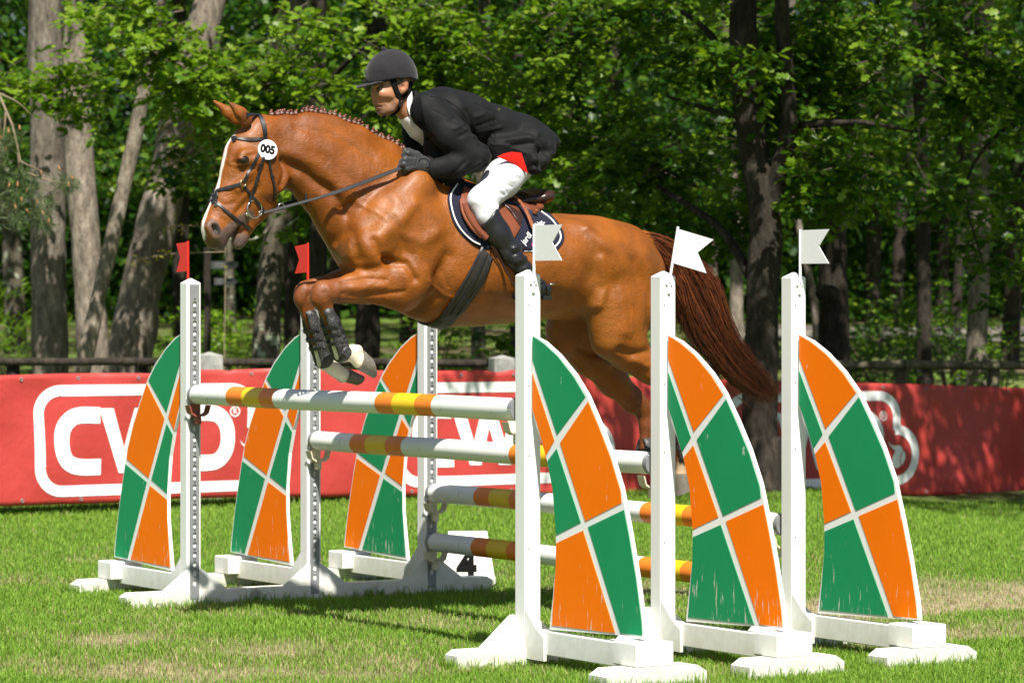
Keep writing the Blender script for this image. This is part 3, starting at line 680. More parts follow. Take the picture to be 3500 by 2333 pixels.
tree('oak_tree', 'bright leafy oak whose sunlit foliage fills the top left behind the rider', 29.0, [(1080, 1270), (1090, 900), (1085, 500), (1090, 0)], .085, .06, MAT['dark_bark'],
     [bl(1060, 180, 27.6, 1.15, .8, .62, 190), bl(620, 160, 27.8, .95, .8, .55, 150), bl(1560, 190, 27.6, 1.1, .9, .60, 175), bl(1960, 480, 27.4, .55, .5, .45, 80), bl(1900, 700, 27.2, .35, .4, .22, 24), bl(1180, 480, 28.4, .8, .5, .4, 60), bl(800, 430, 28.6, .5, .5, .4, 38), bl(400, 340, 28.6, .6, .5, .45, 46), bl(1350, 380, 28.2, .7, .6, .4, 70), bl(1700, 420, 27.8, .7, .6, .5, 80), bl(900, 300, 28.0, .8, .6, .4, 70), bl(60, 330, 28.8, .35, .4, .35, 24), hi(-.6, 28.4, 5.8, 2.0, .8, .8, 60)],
     [([(1088, 620, 0), (1300, 420, -.5), (1560, 240, -1)], .04, .012), ([(1086, 500, 0), (900, 330, -.5), (640, 200, -1)], .04, .012), ([(1086, 320, 0), (1250, 160, -.5), (1500, 60, -1)], .03, .01)], crown_top=6.5, single=300, bright=.82)  # high bright puts the sunlight into the leaf colour
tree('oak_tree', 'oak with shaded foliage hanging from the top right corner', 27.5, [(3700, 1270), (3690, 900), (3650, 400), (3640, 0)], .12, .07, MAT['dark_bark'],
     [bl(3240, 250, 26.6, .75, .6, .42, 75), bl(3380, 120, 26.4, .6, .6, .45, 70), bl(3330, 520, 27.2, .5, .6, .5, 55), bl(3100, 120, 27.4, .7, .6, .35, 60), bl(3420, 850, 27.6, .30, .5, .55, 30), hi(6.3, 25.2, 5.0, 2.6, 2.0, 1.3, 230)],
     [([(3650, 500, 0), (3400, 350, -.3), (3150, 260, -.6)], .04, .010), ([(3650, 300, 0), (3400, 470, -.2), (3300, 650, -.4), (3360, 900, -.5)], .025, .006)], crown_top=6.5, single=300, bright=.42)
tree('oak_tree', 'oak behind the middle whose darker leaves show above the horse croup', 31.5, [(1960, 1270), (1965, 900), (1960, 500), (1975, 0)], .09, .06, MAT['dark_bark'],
     [bl(1850, 330, 31.0, 1.1, .8, .6, 74), bl(2200, 520, 31.0, 1.1, .8, .6, 77), bl(2120, 760, 31.0, .8, .7, .42, 46), bl(2460, 560, 31.5, .8, .8, .5, 46), bl(1980, 60, 31, 1.3, .8, .5, 68), bl(2350, 250, 31.5, 1.2, .8, .6, 68), bl(1500, 480, 31.5, 1.2, .8, .5, 62), bl(1000, 420, 32, 1.2, .8, .6, 55), bl(600, 480, 33, 1.0, .8, .6, 43), bl(2900, 480, 31.5, 1.4, .8, .7, 74), bl(3250, 700, 32, .9, .8, .6, 49), bl(650, 470, 31.4, .7, .5, .45, 60), hi(-.6, 29.6, 6.2, 2.6, .9, .8, 260), hi(2.6, 29.4, 6.0, 2.6, .9, .9, 300), hi(5.4, 29.6, 6.2, 2.4, .9, .9, 260)],  # the high masses hang out of view, added to shade the layer behind
     [([(1965, 820, 0), (2120, 600, -.3), (2330, 480, -.5)], .04, .012), ([(1962, 700, 0), (1850, 480, -.3), (1760, 300, -.4)], .03, .01)], crown_top=7, single=150, bright=.26, tmpl=LT_S)  # low bright puts this layer's shade into its leaf colour
tree('oak_tree', 'lichen covered oak trunk seen below the horse muzzle', 30.5, [(905, 1260), (925, 960), (965, 700), (985, 500), (1010, 200), (1020, 0)], .135, .095, MAT['lichen_bark'],
     [bl(1060, 770, 29.6, .22, .25, .30, 24), bl(1120, 700, 29.8, .25, .3, .2, 14), hi(-2.2, 29.5, 6.2, 2.4, 1.8, 1.0, 130)], [([(960, 720, 0), (880, 815, -.2), (760, 812, -.4)], .018, .006), ([(950, 800, 0), (1040, 730, -.3), (1100, 700, -.5)], .02, .006)], crown_top=8, single=120, bright=.62)
# tall pine and oak trunks, left
tree('pine_tree', 'tall straight grey pine trunk nearest the left edge', 30.0, [(172, 1270), (168, 900), (160, 400), (152, 0)], .175, .145, MAT['pine_bark'], [hi(-5.2, 29.0, 7.6, 2.4, 1.6, 1.2, 100)], crown_top=9)
tree('pine_tree', 'reddish grey pine trunk standing just right of the leftmost trunk', 31.5, [(322, 1270), (300, 900), (268, 500), (240, 0)], .165, .10, MAT['warm_bark'], [hi(-4.5, 31, 8, 2.0, 1.6, 1.2, 70)], crown_top=9)
tree('pine_tree', 'slim pine leaning to the right between the thick left trunks', 29.2, [(282, 1270), (345, 980), (420, 650), (490, 330), (530, 100), (545, 0)], .078, .052, MAT['warm_bark'], [hi(-2.6, 28.8, 6.8, 1.6, 1.4, 1.0, 60)], crown_top=8)
tree('pine_tree', 'thick pale pine leaning right, left of the red flagged standard', 32.5, [(440, 1270), (480, 1000), (535, 760), (585, 560), (620, 380)], .245, .105, MAT['warm_bark'], [hi(-2.2, 32, 7.4, 2.0, 1.6, 1.2, 90)], crown_top=8)
# trunks seen under the horse and at the right
tree('oak_tree', 'dark trunk seen between the raised front hooves and the orange wing', 33.0, [(1254, 1270), (1258, 1000), (1262, 600)], .130, .10, MAT['dark_bark'], [hi(-1.0, 32.0, 6.0, 2.0, 1.6, 1.2, 110)], crown_top=8)
tree('oak_tree', 'thin trunk seen under the horse belly, right of the back standard', 30.5, [(1636, 1270), (1634, 1050), (1630, 700)], .070, .055, MAT['lichen_bark'], [bl(1735, 1140, 30.2, .22, .3, .16, 14), hi(.0, 30.0, 5.6, 1.6, 1.4, 1.0, 70)], crown_top=7, bright=.4)
tree('oak_tree', 'rough trunk with a burl, right of the far right white standard', 30.0, [(2856, 1270), (2850, 1050), (2846, 840), (2836, 500), (2830, 100)], .150, .11, MAT['dark_bark'], [bl(2800, 300, 29.4, 1.0, .8, .6, 70), hi(3.6, 28.4, 5.6, 2.4, 1.8, 1.2, 170)], [([(2812, 1010, -.14), (2830, 1000, -.2), (2852, 1012, -.16)], .085, .075)], crown_top=8, bright=.4)
tree('birch_tree', 'slim pale trunk partly hidden by the upright white flag', 33.5, [(2792, 1270), (2786, 1060), (2740, 820), (2712, 640), (2700, 200)], .042, .036, MAT['pine_bark'], [hi(3.4, 33.0, 7.0, 1.6, 1.2, 1.0, 40)], crown_top=7.5)
tree('pine_tree', 'slim straight trunk right of the burled trunk', 40.0, [(3160, 1270), (3158, 1000), (3150, 500), (3140, 0)], .095, .085, MAT['dark_bark'], [hi(5.0, 39, 7.0, 2.2, 1.8, 1.2, 90)], crown_top=9)
tree('pine_tree', 'broad pale trunk near the right edge behind the rail', 36.0, [(3338, 1270), (3342, 1050), (3350, 700), (3356, 200)], .125, .10, MAT['pine_bark'], [hi(5.6, 34.5, 6.6, 2.6, 1.8, 1.4, 150)], crown_top=9)
tree('pine_tree', 'thin dark trunk left of the broad trunk at the right edge', 43.0, [(3266, 1240), (3270, 1050), (3282, 800), (3290, 300)], .07, .06, MAT['dark_bark'], [hi(6.0, 42, 7, 2.0, 1.6, 1.2, 60)], crown_top=9)
tree('pine_tree', 'pale trunk between the dark forked oak and the horse tail', 36.5, [(2516, 1270), (2518, 900), (2524, 500), (2530, 100)], .080, .07, MAT['warm_bark'], [hi(2.4, 36, 7, 2.0, 1.6, 1.2, 80)], crown_top=9)
# woodland farther back: trunks one can tell apart
far_spots = [(60, 52, 'dim far trunk left of the tall grey pine trunk'), (620, 55, 'far trunk between the thick pale pine and the signpost'), (790, 66, 'faint far trunk right of the signpost boards'), (1010, 48, 'far trunk just right of the lichen covered oak'), (1150, 58, 'faint far trunk above the horse knees'),
 (1390, 46, 'far trunk under the front of the girth'), (1480, 62, 'faint far trunk left of the thin trunk under the belly'), (1760, 45, 'far trunk right of the thin trunk under the belly'), (2030, 50, 'far trunk above the middle of the horse croup'), (2420, 62, 'faint far trunk just above the tail root'),
 (2980, 52, 'far trunk right of the burled trunk'), (3060, 66, 'faint far trunk midway between the burled trunk and the slim straight one'), (3215, 70, 'faint far trunk close to the slim straight trunk'), (3450, 50, 'far trunk nearest the right edge behind the rail')]
def far_tree(px, Y, lab, i):
    x = (px - CX) / FPX * Y; z = float(ground_z(x, Y)); t = thing('woodland_tree', lab, 'tree', (x, Y, z), 0, 'distant woodland trees')
    r = random.uniform(.09, .19); ln = random.uniform(-.5, .5); m = MB(); limb(m, [np.array([0, 0, -.1]), np.array([ln * .3, 0, 2.5]), np.array([ln, 0, 6]), np.array([ln * 1.2, 0, 10])], r, r * .6, 8, .12, seed=i * 1.7, k=16); m.build('trunk', [random.choice((MAT['dark_bark'], MAT['lichen_bark'], MAT['dark_bark']))], t, smooth=True)
    P, D, N, S_, TW = sprays([((ln, 0, 6.6), (2.6, 2.2, 2.2), 130), ((ln * .5, -.6, 3.6), (1.8, 1.3, 1.1), 60)], 9, (.14, .26), -.08, .6, .5); leaf_mesh('crown', P, D, N, S_, leaf_cols(len(P), .10, tone=np.array(TONE)), LT_S, MAT['leaf'], t)  # crown colour darkened to carry the woodland shade
for i, (px, Y, lab) in enumerate(far_spots): far_tree(px, Y, lab, i)
# the far wood that reads as one mass
def far_wood():
    n = 190000; Y = rng.uniform(70, 98, n); x = rng.normal(size=n) * 15; z0 = ground_z(x, Y); z = z0 + rng.random(n) ** 1.3 * 14 + .1
    P = np.stack([x, Y, z], 1); ok = np.array([mnoise.noise(Vector(p * .28)) + .4 * mnoise.noise(Vector(p * .9)) > -.40 or p[2] < 6.5 for p in P]); P = P[ok]; n = len(P)
    o = leaf_mesh('far_wood', P, rng.normal(size=(n, 3)), np.array([0, -.4, 1]) + rng.normal(size=(n, 3)) * .6, rng.uniform(.22, .46, n), leaf_cols(n, .06, .02), LT_Q, MAT['leaf'], None); tag(o, 'dark leafy mass of the far wood closing the background', 'wood')  # leaf colour lowered so the far mass holds its own painted shade
far_wood()
def understory():
    n = 26000; Y = rng.uniform(33, 70, n); x = rng.uniform(-1, 1, n) * (Y * .19 + 1); z = ground_z(x, Y) + rng.uniform(2.6, 6.5, n); P = np.stack([x, Y, z], 1)
    ok = np.array([mnoise.noise(Vector(p * .45 + np.array([5, 0, 0]))) > .02 for p in P]); P = P[ok]; n = len(P)
    o = leaf_mesh('woodland_leaves', P, rng.normal(size=(n, 3)), np.array([0, -.3, 1]) + rng.normal(size=(n, 3)) * .5, rng.uniform(.10, .18, n), leaf_cols(n, .10, .03), LT_S, MAT['leaf'], None); tag(o, 'shaded leaves of the woodland between the trunks', 'foliage')  # shade between the trunks painted into these dark leaves
understory()
def canopy():  # leaf sheet above the view, added to shade the wood below
    n = 26000; Y = rng.uniform(29.5, 88, n); x = rng.uniform(-1, 1, n) * (Y * .22 + 9); z = 7.2 + .05 * (Y - 30) + rng.random(n) * 2.2; P = np.stack([x, Y, z], 1)
    ok = np.array([mnoise.noise(Vector((p[0] * .38, p[1] * .38, 2.2))) > -.17 and (p[0] > -1 or p[1] > 34) for p in P]); P = P[ok]; n = len(P)
    o = leaf_mesh('shade_canopy_leaves', P, rng.normal(size=(n, 3)), np.array([0, -.1, 1]) + rng.normal(size=(n, 3)) * .4, rng.uniform(.40, .70, n), leaf_cols(n, .1, .02), LT_Q, MAT['leaf'], None); tag(o, 'high canopy of leaves closing over the woodland', 'foliage')
canopy()
# low growth behind the fence
def shrub(px, py, Y, rx, rz, n, label, bright, needle=False):
    x = (px - CX) / FPX * Y; z = float(ground_z(x, Y)); t = thing('shrub', label, 'shrub', (x, Y, z), 0, 'low shrubs behind the fence')
    m = MB()
    for k in range(4): a = random.uniform(0, 6.3); m.tube([(0, 0, -.05), (math.cos(a) * rx * .3, math.sin(a) * rx * .3, rz * .8), (math.cos(a) * rx * .6, math.sin(a) * rx * .6, rz * 1.5)], [.016, .01, .004], 5)
    m.build('stem', [MAT['twig']], t, smooth=True)
    P, D, N, S_, TW = sprays([((0, 0, rz), (rx, rx * .8, rz), n)], 10, (.05, .10) if not needle else (.09, .16), -.2, 1.6, .2)
    if needle: D[:, 2] = np.abs(D[:, 2]) + .5
    V0, F0 = LT_S; tm = (V0 * np.array([1, .22, 1]), F0) if needle else LT_S
    leaf_mesh('foliage', P, D, N, S_, leaf_cols(len(P), bright), tm, MAT['leaf'], t)
for a in ((40, 1150, 38, .55, .75, 100, 'pale young pine shrub at the left edge behind the fence', .75, True), (540, 1200, 37, .5, .45, 60, 'small green shrub left of the left-most red flagged standard', .6, False), (690, 1150, 39, .35, .62, 60, 'bright leafy shrub beside the dark signpost', .8, False), (800, 1150, 40, .5, .55, 80, 'spiky pale young pine right of the signpost', .8, True),
          (1010, 1150, 38, .4, .42, 50, 'low green shrub just right of the lichen covered trunk', .7, True), (1400, 1170, 38, .5, .4, 50, 'dim shrub behind the girth of the horse', .5, False), (1500, 1160, 42, .5, .55, 60, 'shrub seen through the gap under the horse belly', .6, False), (2420, 1150, 40, .55, .55, 60, 'shrub half hidden by the hanging horse tail', .6, False), (3010, 1180, 39, .8, .55, 110, 'dark bush right of the burled trunk', .35, False), (3420, 1120, 36, .35, .5, 50, 'bush at the right edge behind the rail', .55, False), (3080, 1060, 44, 1.0, .75, 120, 'tall dark thicket behind the slim straight trunk', .25, False), (3240, 1040, 41, .8, .8, 110, 'dark leafy thicket left of the broad pale trunk', .25, False), (2930, 1020, 46, .9, .8, 100, 'dark thicket far behind the burled trunk', .25, False)): shrub(*a)
# pine branch with candles, hanging in at the left, and the bare sapling by the horse's head
def pine():
    t = thing('pine_tree', 'pine branch with orange candles reaching in from the left edge', 'tree', tuple(np.array([-6.2, 25.0, float(ground_z(-6.2, 25))])))
    O = np.array(t.location); m = MB(); limb(m, [np.array([0, 0, -.1]), np.array([.05, 0, 2.5]), np.array([.1, 0, 6])], .14, .10, 10, .1); m.build('trunk', [MAT['pine_bark']], t, smooth=True)
    m = MB(); tips = []
    def tw(pts, r): 
        P = [W3(x, y, 24.8 + d) - O for x, y, d in pts]; m.tube(list(catmull(P, 10)), list(np.linspace(r, r * .3, 10)), 6); return P
    tw([(-780, 250, 0), (-300, 200, 0), (0, 320, 0), (40, 420, 0), (62, 520, -.1), (90, 590, -.1), (170, 600, 0)], .02); tw([(0, 320, 0), (60, 350, 0), (110, 395, .05)], .008); tw([(62, 520, 0), (62, 620, 0), (50, 680, 0)], .01); tw([(90, 590, 0), (180, 620, 0), (250, 625, 0)], .009); tw([(20, 380, 0), (10, 470, 0), (-20, 520, 0)], .009)
    m.build('branch', [MAT['pale_twig']], t, smooth=True)
    n = []; C = []
    for (x, y, r) in ((20, 490, 50), (45, 470, 40), (-10, 530, 60), (40, 660, 55), (90, 700, 60), (130, 730, 55), (20, 720, 50), (60, 760, 50), (150, 690, 45), (210, 630, 38), (245, 635, 30), (110, 640, 30), (70, 600, 30), (160, 770, 30), (5, 600, 40), (-20, 660, 50)):
        c = W3(x, y, 24.8 + random.uniform(-.15, .15)) - O
        for k in range(170): d = np.array([random.gauss(0, 1), random.gauss(0, 1), random.gauss(.15, 1)]); d /= np.linalg.norm(d); o_ = c + np.array([random.gauss(0, 1) for _ in range(3)]) * r * .0009; n.append((o_, d)); 
    P = np.array([a for a, _ in n]); D = np.array([b for _, b in n]); k = len(P); c = rng.random((k, 1)); leaf_mesh('needles', P, D, rng.normal(size=(k, 3)), rng.uniform(.05, .10, k), np.array([.055, .095, .03]) * (1 - c) + np.array([.15, .20, .08]) * c, (LT_S[0] * np.array([1, .06, 1]), LT_S[1]), MAT['needle'], t)
    cm = MB(); cm.tube([(0, 0, 0), (0, 0, .016), (0, 0, .045)], [.005, .0075, .003], 6); mm = plain('orange_pine_candle', (.33, .15, .06), .8, .2, 60, .3, 200); me = raw_mesh('candle', np.array(cm.v), cm.f, [mm])
    for (x, y) in ((5, 480), (30, 455), (68, 445), (20, 520), (60, 640), (90, 660), (125, 700), (150, 735), (55, 715), (30, 640), (140, 600), (205, 585), (250, 618), (235, 640), (165, 765), (100, 730), (75, 690)):
        o = link('candle', me, t); o.location = tuple(W3(x, y, 24.7) - O); o.rotation_euler = (random.uniform(-.4, .4), random.uniform(-.5, .5), 0)
pine()
def sapling():
    Y = 28.0; b = W3(760, 1200, Y); g = float(ground_z(b[0], Y)); t = thing('sapling', 'thin bare sapling with orange young leaves left of the horse head', 'sapling', (b[0], Y, g)); O = np.array([b[0], Y, g]); m = MB(); ends = []
    for pts in ([(760, 1270), (770, 900), (760, 650), (700, 520), (600, 485), (500, 500)], [(700, 520), (660, 470), (640, 400)], [(600, 485), (570, 440), (540, 430)], [(690, 510), (650, 540), (560, 560)], [(740, 560), (700, 420), (690, 380)], [(765, 780), (620, 770), (560, 790)], [(768, 860), (560, 870), (440, 900)]):
        P = [W3(x, y, Y) - O for x, y in pts]; P[0][2] = -.05 if pts[0][1] > 1200 else P[0][2]; C_ = catmull(P, 14); m.tube(list(C_), list(np.linspace(.0065 if pts[0][1] > 1200 else .005, .0025, 14)), 5); ends += [C_[k] for k in range(7, 14)]
    m.build('stem', [MAT['pale_twig']], t, smooth=True)
    P = np.array([e + np.array([random.gauss(0, .03) for _ in range(3)]) for e in ends for _ in range(3)]); k = len(P); c = rng.random((k, 1)); leaf_mesh('young_leaves', P, rng.normal(size=(k, 3)), np.array([0, -.4, 1]) + rng.normal(size=(k, 3)) * .5, rng.uniform(.025, .05, k), np.array([.30, .17, .04]) * (1 - c) + np.array([.22, .26, .04]) * c, LT_F, MAT['leaf'], t)
sapling()

# ---------------------------------------------------------------- rail fence, posts, sign
def rail_fence(name, label, posts, rails, Y, rr, rm):
    b = W3(posts[0], 1270, Y); f = thing(name, label, 'fence', (b[0], Y, float(ground_z(b[0], Y)))); O = np.array(f.location)
    for px in posts:
        p = W3(px, 1240, Y); g = float(ground_z(p[0], Y)); m = MB(); limb(m, [np.array([p[0], Y + .08, g - .1]) - O, np.array([p[0], Y + .08, p[2] + .03]) - O], .062, .058, 10, .06, seed=px, k=8); m.build('fence_post', [rm], f, smooth=True)
    for (xa, ya, xb, yb) in rails:
        m = MB(); limb(m, [W3(xa, ya, Y) - O, W3((xa + xb) / 2, (ya + yb) / 2 + 2, Y) - O, W3(xb, yb, Y) - O], rr, rr * .95, 10, .06, seed=xa * .01); m.build('rail', [rm], f, smooth=True)
rail_fence('rail_fence', 'dark round rail fence behind the banner at the left and centre', [40, 480, 900, 1330, 1700], [(-160, 1234, 470, 1234), (474, 1236, 1320, 1236), (1324, 1237, 1750, 1240)], 27.6, .036, MAT['dark_bark'])
rail_fence('rail_fence', 'pale round rail fence behind the banner at the right', [2440, 3083, 3400, 3640], [(2300, 1246, 3090, 1246), (3094, 1246, 3700, 1245)], 29.0, .042, MAT['rail'])
def stub(px, top, w, Y, label):
    b = W3(px, 1300, Y); g = float(ground_z(b[0], Y)); t = thing('timber_post', label, 'post', (b[0], Y, g), .3); h = W3(px, top, Y)[2] - g; r = w / 2 / FPX * Y / 1.22
    m = MB(); m.add([(-r, -r, -.1), (r, -r, -.1), (r, r, -.1), (-r, r, -.1), (-r, -r, h - .03), (r, -r, h - .03), (r, r, h - .03), (-r, r, h - .03), (0, 0, h)], [[0, 1, 5, 4], [1, 2, 6, 5], [2, 3, 7, 6], [3, 0, 4, 7], [4, 5, 8], [5, 6, 8], [6, 7, 8], [7, 4, 8], [3, 2, 1, 0]]); m.build('post_shaft', [MAT['grey_post']], t)
stub(715, 1201, 96, 24.6, 'square grey timber post with pyramid top behind the banner at left'); stub(1715, 1212, 88, 27.2, 'weathered grey timber post behind the banner beside the front white post')
def signpost():
    Y = 37.0; b = W3(709, 1240, Y); g = float(ground_z(b[0], Y)); t = thing('signpost', 'dark signpost with two faint grey direction boards left of the lichen trunk', 'signpost', (b[0], Y, g)); O = np.array([b[0], Y, g])
    top = W3(709, 845, Y)[2] - g; m = MB(); m.box((0, 0, top / 2), (.075, .075, top), .006); m.build('post', [MAT['dark_bark']], t)
    for (x0, x1, yc, hh) in ((722, 818, 906, 26), (734, 815, 962, 24)):
        a = W3(x0, yc, Y) - O; c = W3(x1, yc, Y) - O; h = hh / FPX * Y / 2; m = MB(); m.prism([(a[0], a[2] - h), (c[0] - .05, a[2] - h), (c[0], a[2]), (c[0] - .05, a[2] + h), (a[0], a[2] + h)], lambda u, v, q: (u, q, v), -.07, -.045); bo = m.build('direction_board', [MAT['sign']], t)
        for k, (s0, s1) in enumerate(((.12, .5), (.12, .75))):
            m = MB(); zz = a[2] + h * (.35 - .7 * k); m.box(((a[0] + (c[0] - a[0]) * (s0 + s1) / 2), -.0725, zz), ((c[0] - a[0]) * (s1 - s0), .002, .014), 0); m.build('faint_line', [MAT['sign_text']], bo)
signpost()

# ---------------------------------------------------------------- banner
BA = np.array([(0 - CX) / FPX * 22.65, 22.65]); BB = np.array([(3400 - CX) / FPX * 27.5, 27.5]); BD = (BB - BA) / np.linalg.norm(BB - BA); BN = np.array([BD[1], -BD[0]])
def BS(px, py):
    k = (px - CX) / FPX; s_ = (k * BA[1] - BA[0]) / (BD[0] - k * BD[1]); Y = BA[1] + s_ * BD[1]; return s_, EYE - (py - CY) * Y / FPX
def btop(s_):
    return np.interp(s_, BT[:, 0], BT[:, 1])
def bbot(s_): return np.interp(s_, BBT[:, 0], BBT[:, 1])
BT = np.array([BS(x, y) for x, y in ((-250, 1288), (0, 1282), (200, 1276), (400, 1274), (560, 1276), (670, 1263), (760, 1262), (775, 1270), (800, 1262), (930, 1258), (1230, 1264), (1400, 1268), (1540, 1266), (1660, 1265), (1700, 1272), (1740, 1264), (2000, 1275), (2100, 1285), (2600, 1300), (2950, 1308), (3150, 1312), (3400, 1322), (3700, 1330))])
BBT = np.array([BS(x, y) for x, y in ((-250, 1736), (0, 1729), (400, 1717), (600, 1703), (830, 1699), (1200, 1696), (1700, 1690), (2300, 1691), (3080, 1692), (3500, 1691), (3700, 1690))])
def wrinkle(s_, v):
    s_ = np.asarray(s_, float); v = np.asarray(v, float)
    return .016 * np.sin(s_ * 2.3 + v * 3) + .011 * np.sin(s_ * 5.1 - v * 5 + 1) + .005 * np.sin(s_ * 13 + v * 9) + .012 * np.exp(-((s_ - 2.05) / .10) ** 2) * np.sin(v * 5 + 1) + .016 * np.exp(-((v - 1.0) / .10) ** 2) * np.sin(s_ * 6.3) + .012 * np.exp(-((s_ - 2.2 - (1 - v) * .5) / .12) ** 2) - .014 * np.exp(-((s_ - 4.9) / .08) ** 2)
def bpt(s_, z, off=0.0):
    v = (z - bbot(s_)) / (btop(s_) - bbot(s_)); o = wrinkle(s_, v) + off; return (BA[0] + BD[0] * s_ + BN[0] * o, BA[1] + BD[1] * s_ + BN[1] * o, z)
ban = thing('banner', 'long red advertising banner with white CWD lettering strung along the arena edge', 'banner', (BA[0], BA[1], 0)); BO = np.array([BA[0], BA[1], 0])
def banner_cloth():
    ss = np.linspace(BT[0, 0], BT[-1, 0], 260); vs = np.linspace(0, 1, 26); V = []
    for off in (0, -.004):
        for s_ in ss:
            z0, z1 = bbot(s_), btop(s_)
            for v in vs: V.append(np.array(bpt(s_, z0 + (z1 - z0) * v, off)) - BO)
    n = len(vs); g = np.arange(len(ss) * n).reshape(len(ss), n); q = np.stack([g[:-1, :-1], g[1:, :-1], g[1:, 1:], g[:-1, 1:]], -1).reshape(-1, 4); k = len(ss) * n
    E = np.stack([g[:-1, -1], g[1:, -1], g[1:, -1] + k, g[:-1, -1] + k], -1); E2 = np.stack([g[:-1, 0], g[:-1, 0] + k, g[1:, 0] + k, g[1:, 0]], -1)
    obj('cloth', np.array(V), np.vstack([q, q[:, ::-1] + k, E, E2]), [MAT['banner']], ban)
banner_cloth()
z5 = lambda x, y: BS(x / 2.353, 1150 + y / 2.353)
def stroke(pts, width, closed=False, smooth_=True, n=40):
    """flat white line of real width laid on the cloth; pts in (s, z)"""
    P = np.array(pts, float)
    if smooth_:
        Q = []; 
        for i in range(len(P) - 1):
            k = max(1, int(np.linalg.norm(P[i + 1] - P[i]) / .04))
            for j in range(k): Q.append(P[i] + (P[i + 1] - P[i]) * j / k)
        P = np.array(Q + [P[-1]])
    T = np.gradient(P, axis=0)
    if closed: T[0] = T[-1] = P[1] - P[-2]
    T /= np.maximum(np.linalg.norm(T, axis=1), 1e-9)[:, None]; Nn = np.stack([-T[:, 1], T[:, 0]], 1); A = P + Nn * width / 2; B_ = P - Nn * width / 2
    return A, B_
def lay(m, A, B_, ds, off=.0035):
    b = len(m.v); V = []
    for a, c in zip(A, B_):
        for f in (0, .5, 1): q = a * (1 - f) + c * f; V.append(np.array(bpt(q[0] + ds, q[1], off)) - BO)
    F = []
    for i in range(len(A) - 1):
        for f in (0, 1): F.append([i * 3 + f, i * 3 + f + 1, (i + 1) * 3 + f + 1, (i + 1) * 3 + f])
    m.add(V, F)
def arc(cx, cz, rx, rz, a0, a1, n=10): return [(cx + rx * math.cos(math.radians(a)), cz + rz * math.sin(math.radians(a))) for a in np.linspace(a0, a1, n)]
def logo(ds, dz, sc):
    """the logo of the first panel repeated along the cloth"""
    def q(x, y):
        s_, z = z5(x, y); return (s_, z)
    l, t_ = q(311, 437); r_, _ = q(2025, 437); _, b_ = q(311, 1247); bw = .080; R = .17; H = t_ - b_
    zz = lambda z: (z - (t_ + b_) / 2) * sc + (t_ + b_) / 2 + dz
    S2 = lambda pts: [(a, zz(b)) for a, b in pts]
    bump_r = H * .30; bc = b_ + H * .30; rb = r_
    a1 = math.degrees(math.acos(min(1, .10 / bump_r)))
    fr = [(rb, bc + bump_r * .985)] + [(rb, t_ - R)] + arc(rb - R, t_ - R, R, R, 0, 90) + [(l + R, t_)] + arc(l + R, t_ - R, R, R, 90, 180) + [(l, b_ + R)] + arc(l + R, b_ + R, R, R, 180, 270) + [(rb, b_)] + arc(rb, bc, bump_r, bump_r, -90, 95, 18)
    m = MB(); lay(m, *stroke(S2(fr), bw), ds); m.build('frame_print', [MAT['banner_white']], ban, smooth=True)
    th = .118
    c0 = [q(805, 632), q(640, 632), q(560, 665), q(505, 740), q(489, 840), q(500, 940), q(545, 1015), q(640, 1047), q(808, 1046)]
    m = MB(); lay(m, *stroke(S2([tuple(p) for p in catmull([(*p, 0) for p in c0], 40)[:, :2]]), th, smooth_=False), ds); m.build('letter_c', [MAT['banner_white']], ban, smooth=True)
    m = MB()
    for (ax, bx, cx, dx, y0, y1) in ((797, 915, 955, 1062, 575, 1095), (1085, 1185, 955, 1062, 573, 1095), (1085, 1185, 1225, 1335, 573, 1093), (1345, 1462, 1225, 1335, 570, 1093)):
        A = np.array([q(ax + (cx - ax) * k / 12, y0 + (y1 - y0) * k / 12) for k in range(13)]); B_ = np.array([q(bx + (dx - bx) * k / 12, y0 + (y1 - y0) * k / 12) for k in range(13)]); A[:, 1] = zz(A[:, 1]); B_[:, 1] = zz(B_[:, 1]); lay(m, A, B_, ds, .0035 + .0004 * (ax > 1000) + .0003 * (cx > 1000))
    m.build('letter_w', [MAT['banner_white']], ban, smooth=True)
    d0 = [q(1545, 1010), q(1545, 614)]; d1 = [q(1490, 613), q(1690, 612), q(1770, 640), q(1818, 715), q(1830, 815), q(1815, 910), q(1765, 985), q(1690, 1012), q(1490, 1013)]
    m = MB(); lay(m, *stroke(S2(d0), th), ds, .0035); lay(m, *stroke(S2([tuple(p) for p in catmull([(*p, 0) for p in d1], 40)[:, :2]]), th, smooth_=False), ds, .0039); m.build('letter_d', [MAT['banner_white']], ban, smooth=True)
    rc = q(1887, 600); m = MB(); lay(m, *stroke(S2(arc(rc[0], rc[1], .036, .036, 0, 360, 25)), .009, True, False), ds, .0035); m.build('registered_ring', [MAT['banner_white']], ban, smooth=True)
    p = np.array(bpt(rc[0] + ds, zz(rc[1]), .0045)) - BO; X = Vector((BD[0], BD[1], 0)); Z = Vector((BN[0], BN[1], 0)); Y = Vector((0, 0, 1)); mt = Matrix((X, Y, Z)).transposed().to_4x4(); mt.translation = Vector(p); text_mesh('registered_letter', 'R', .058, mt, MAT['banner_white'], ban, .0005, bold=.001)
    hz = 1 / 2.4125; s0 = rb; kx = .0001
    def hq(x, y): return (rb + (x - 1025) * .00118, bc - (y - 1010) * .00114)
    A = [hq(*p) for p in ((940, 900), (955, 930), (985, 955), (1010, 975), (998, 1000), (988, 1030), (995, 1070), (1015, 1098), (1035, 1106))]; B_ = [hq(*p) for p in ((942, 903), (965, 928), (1000, 937), (1050, 934), (1072, 950), (1085, 970), (1062, 1010), (1058, 1050), (1068, 1088))]
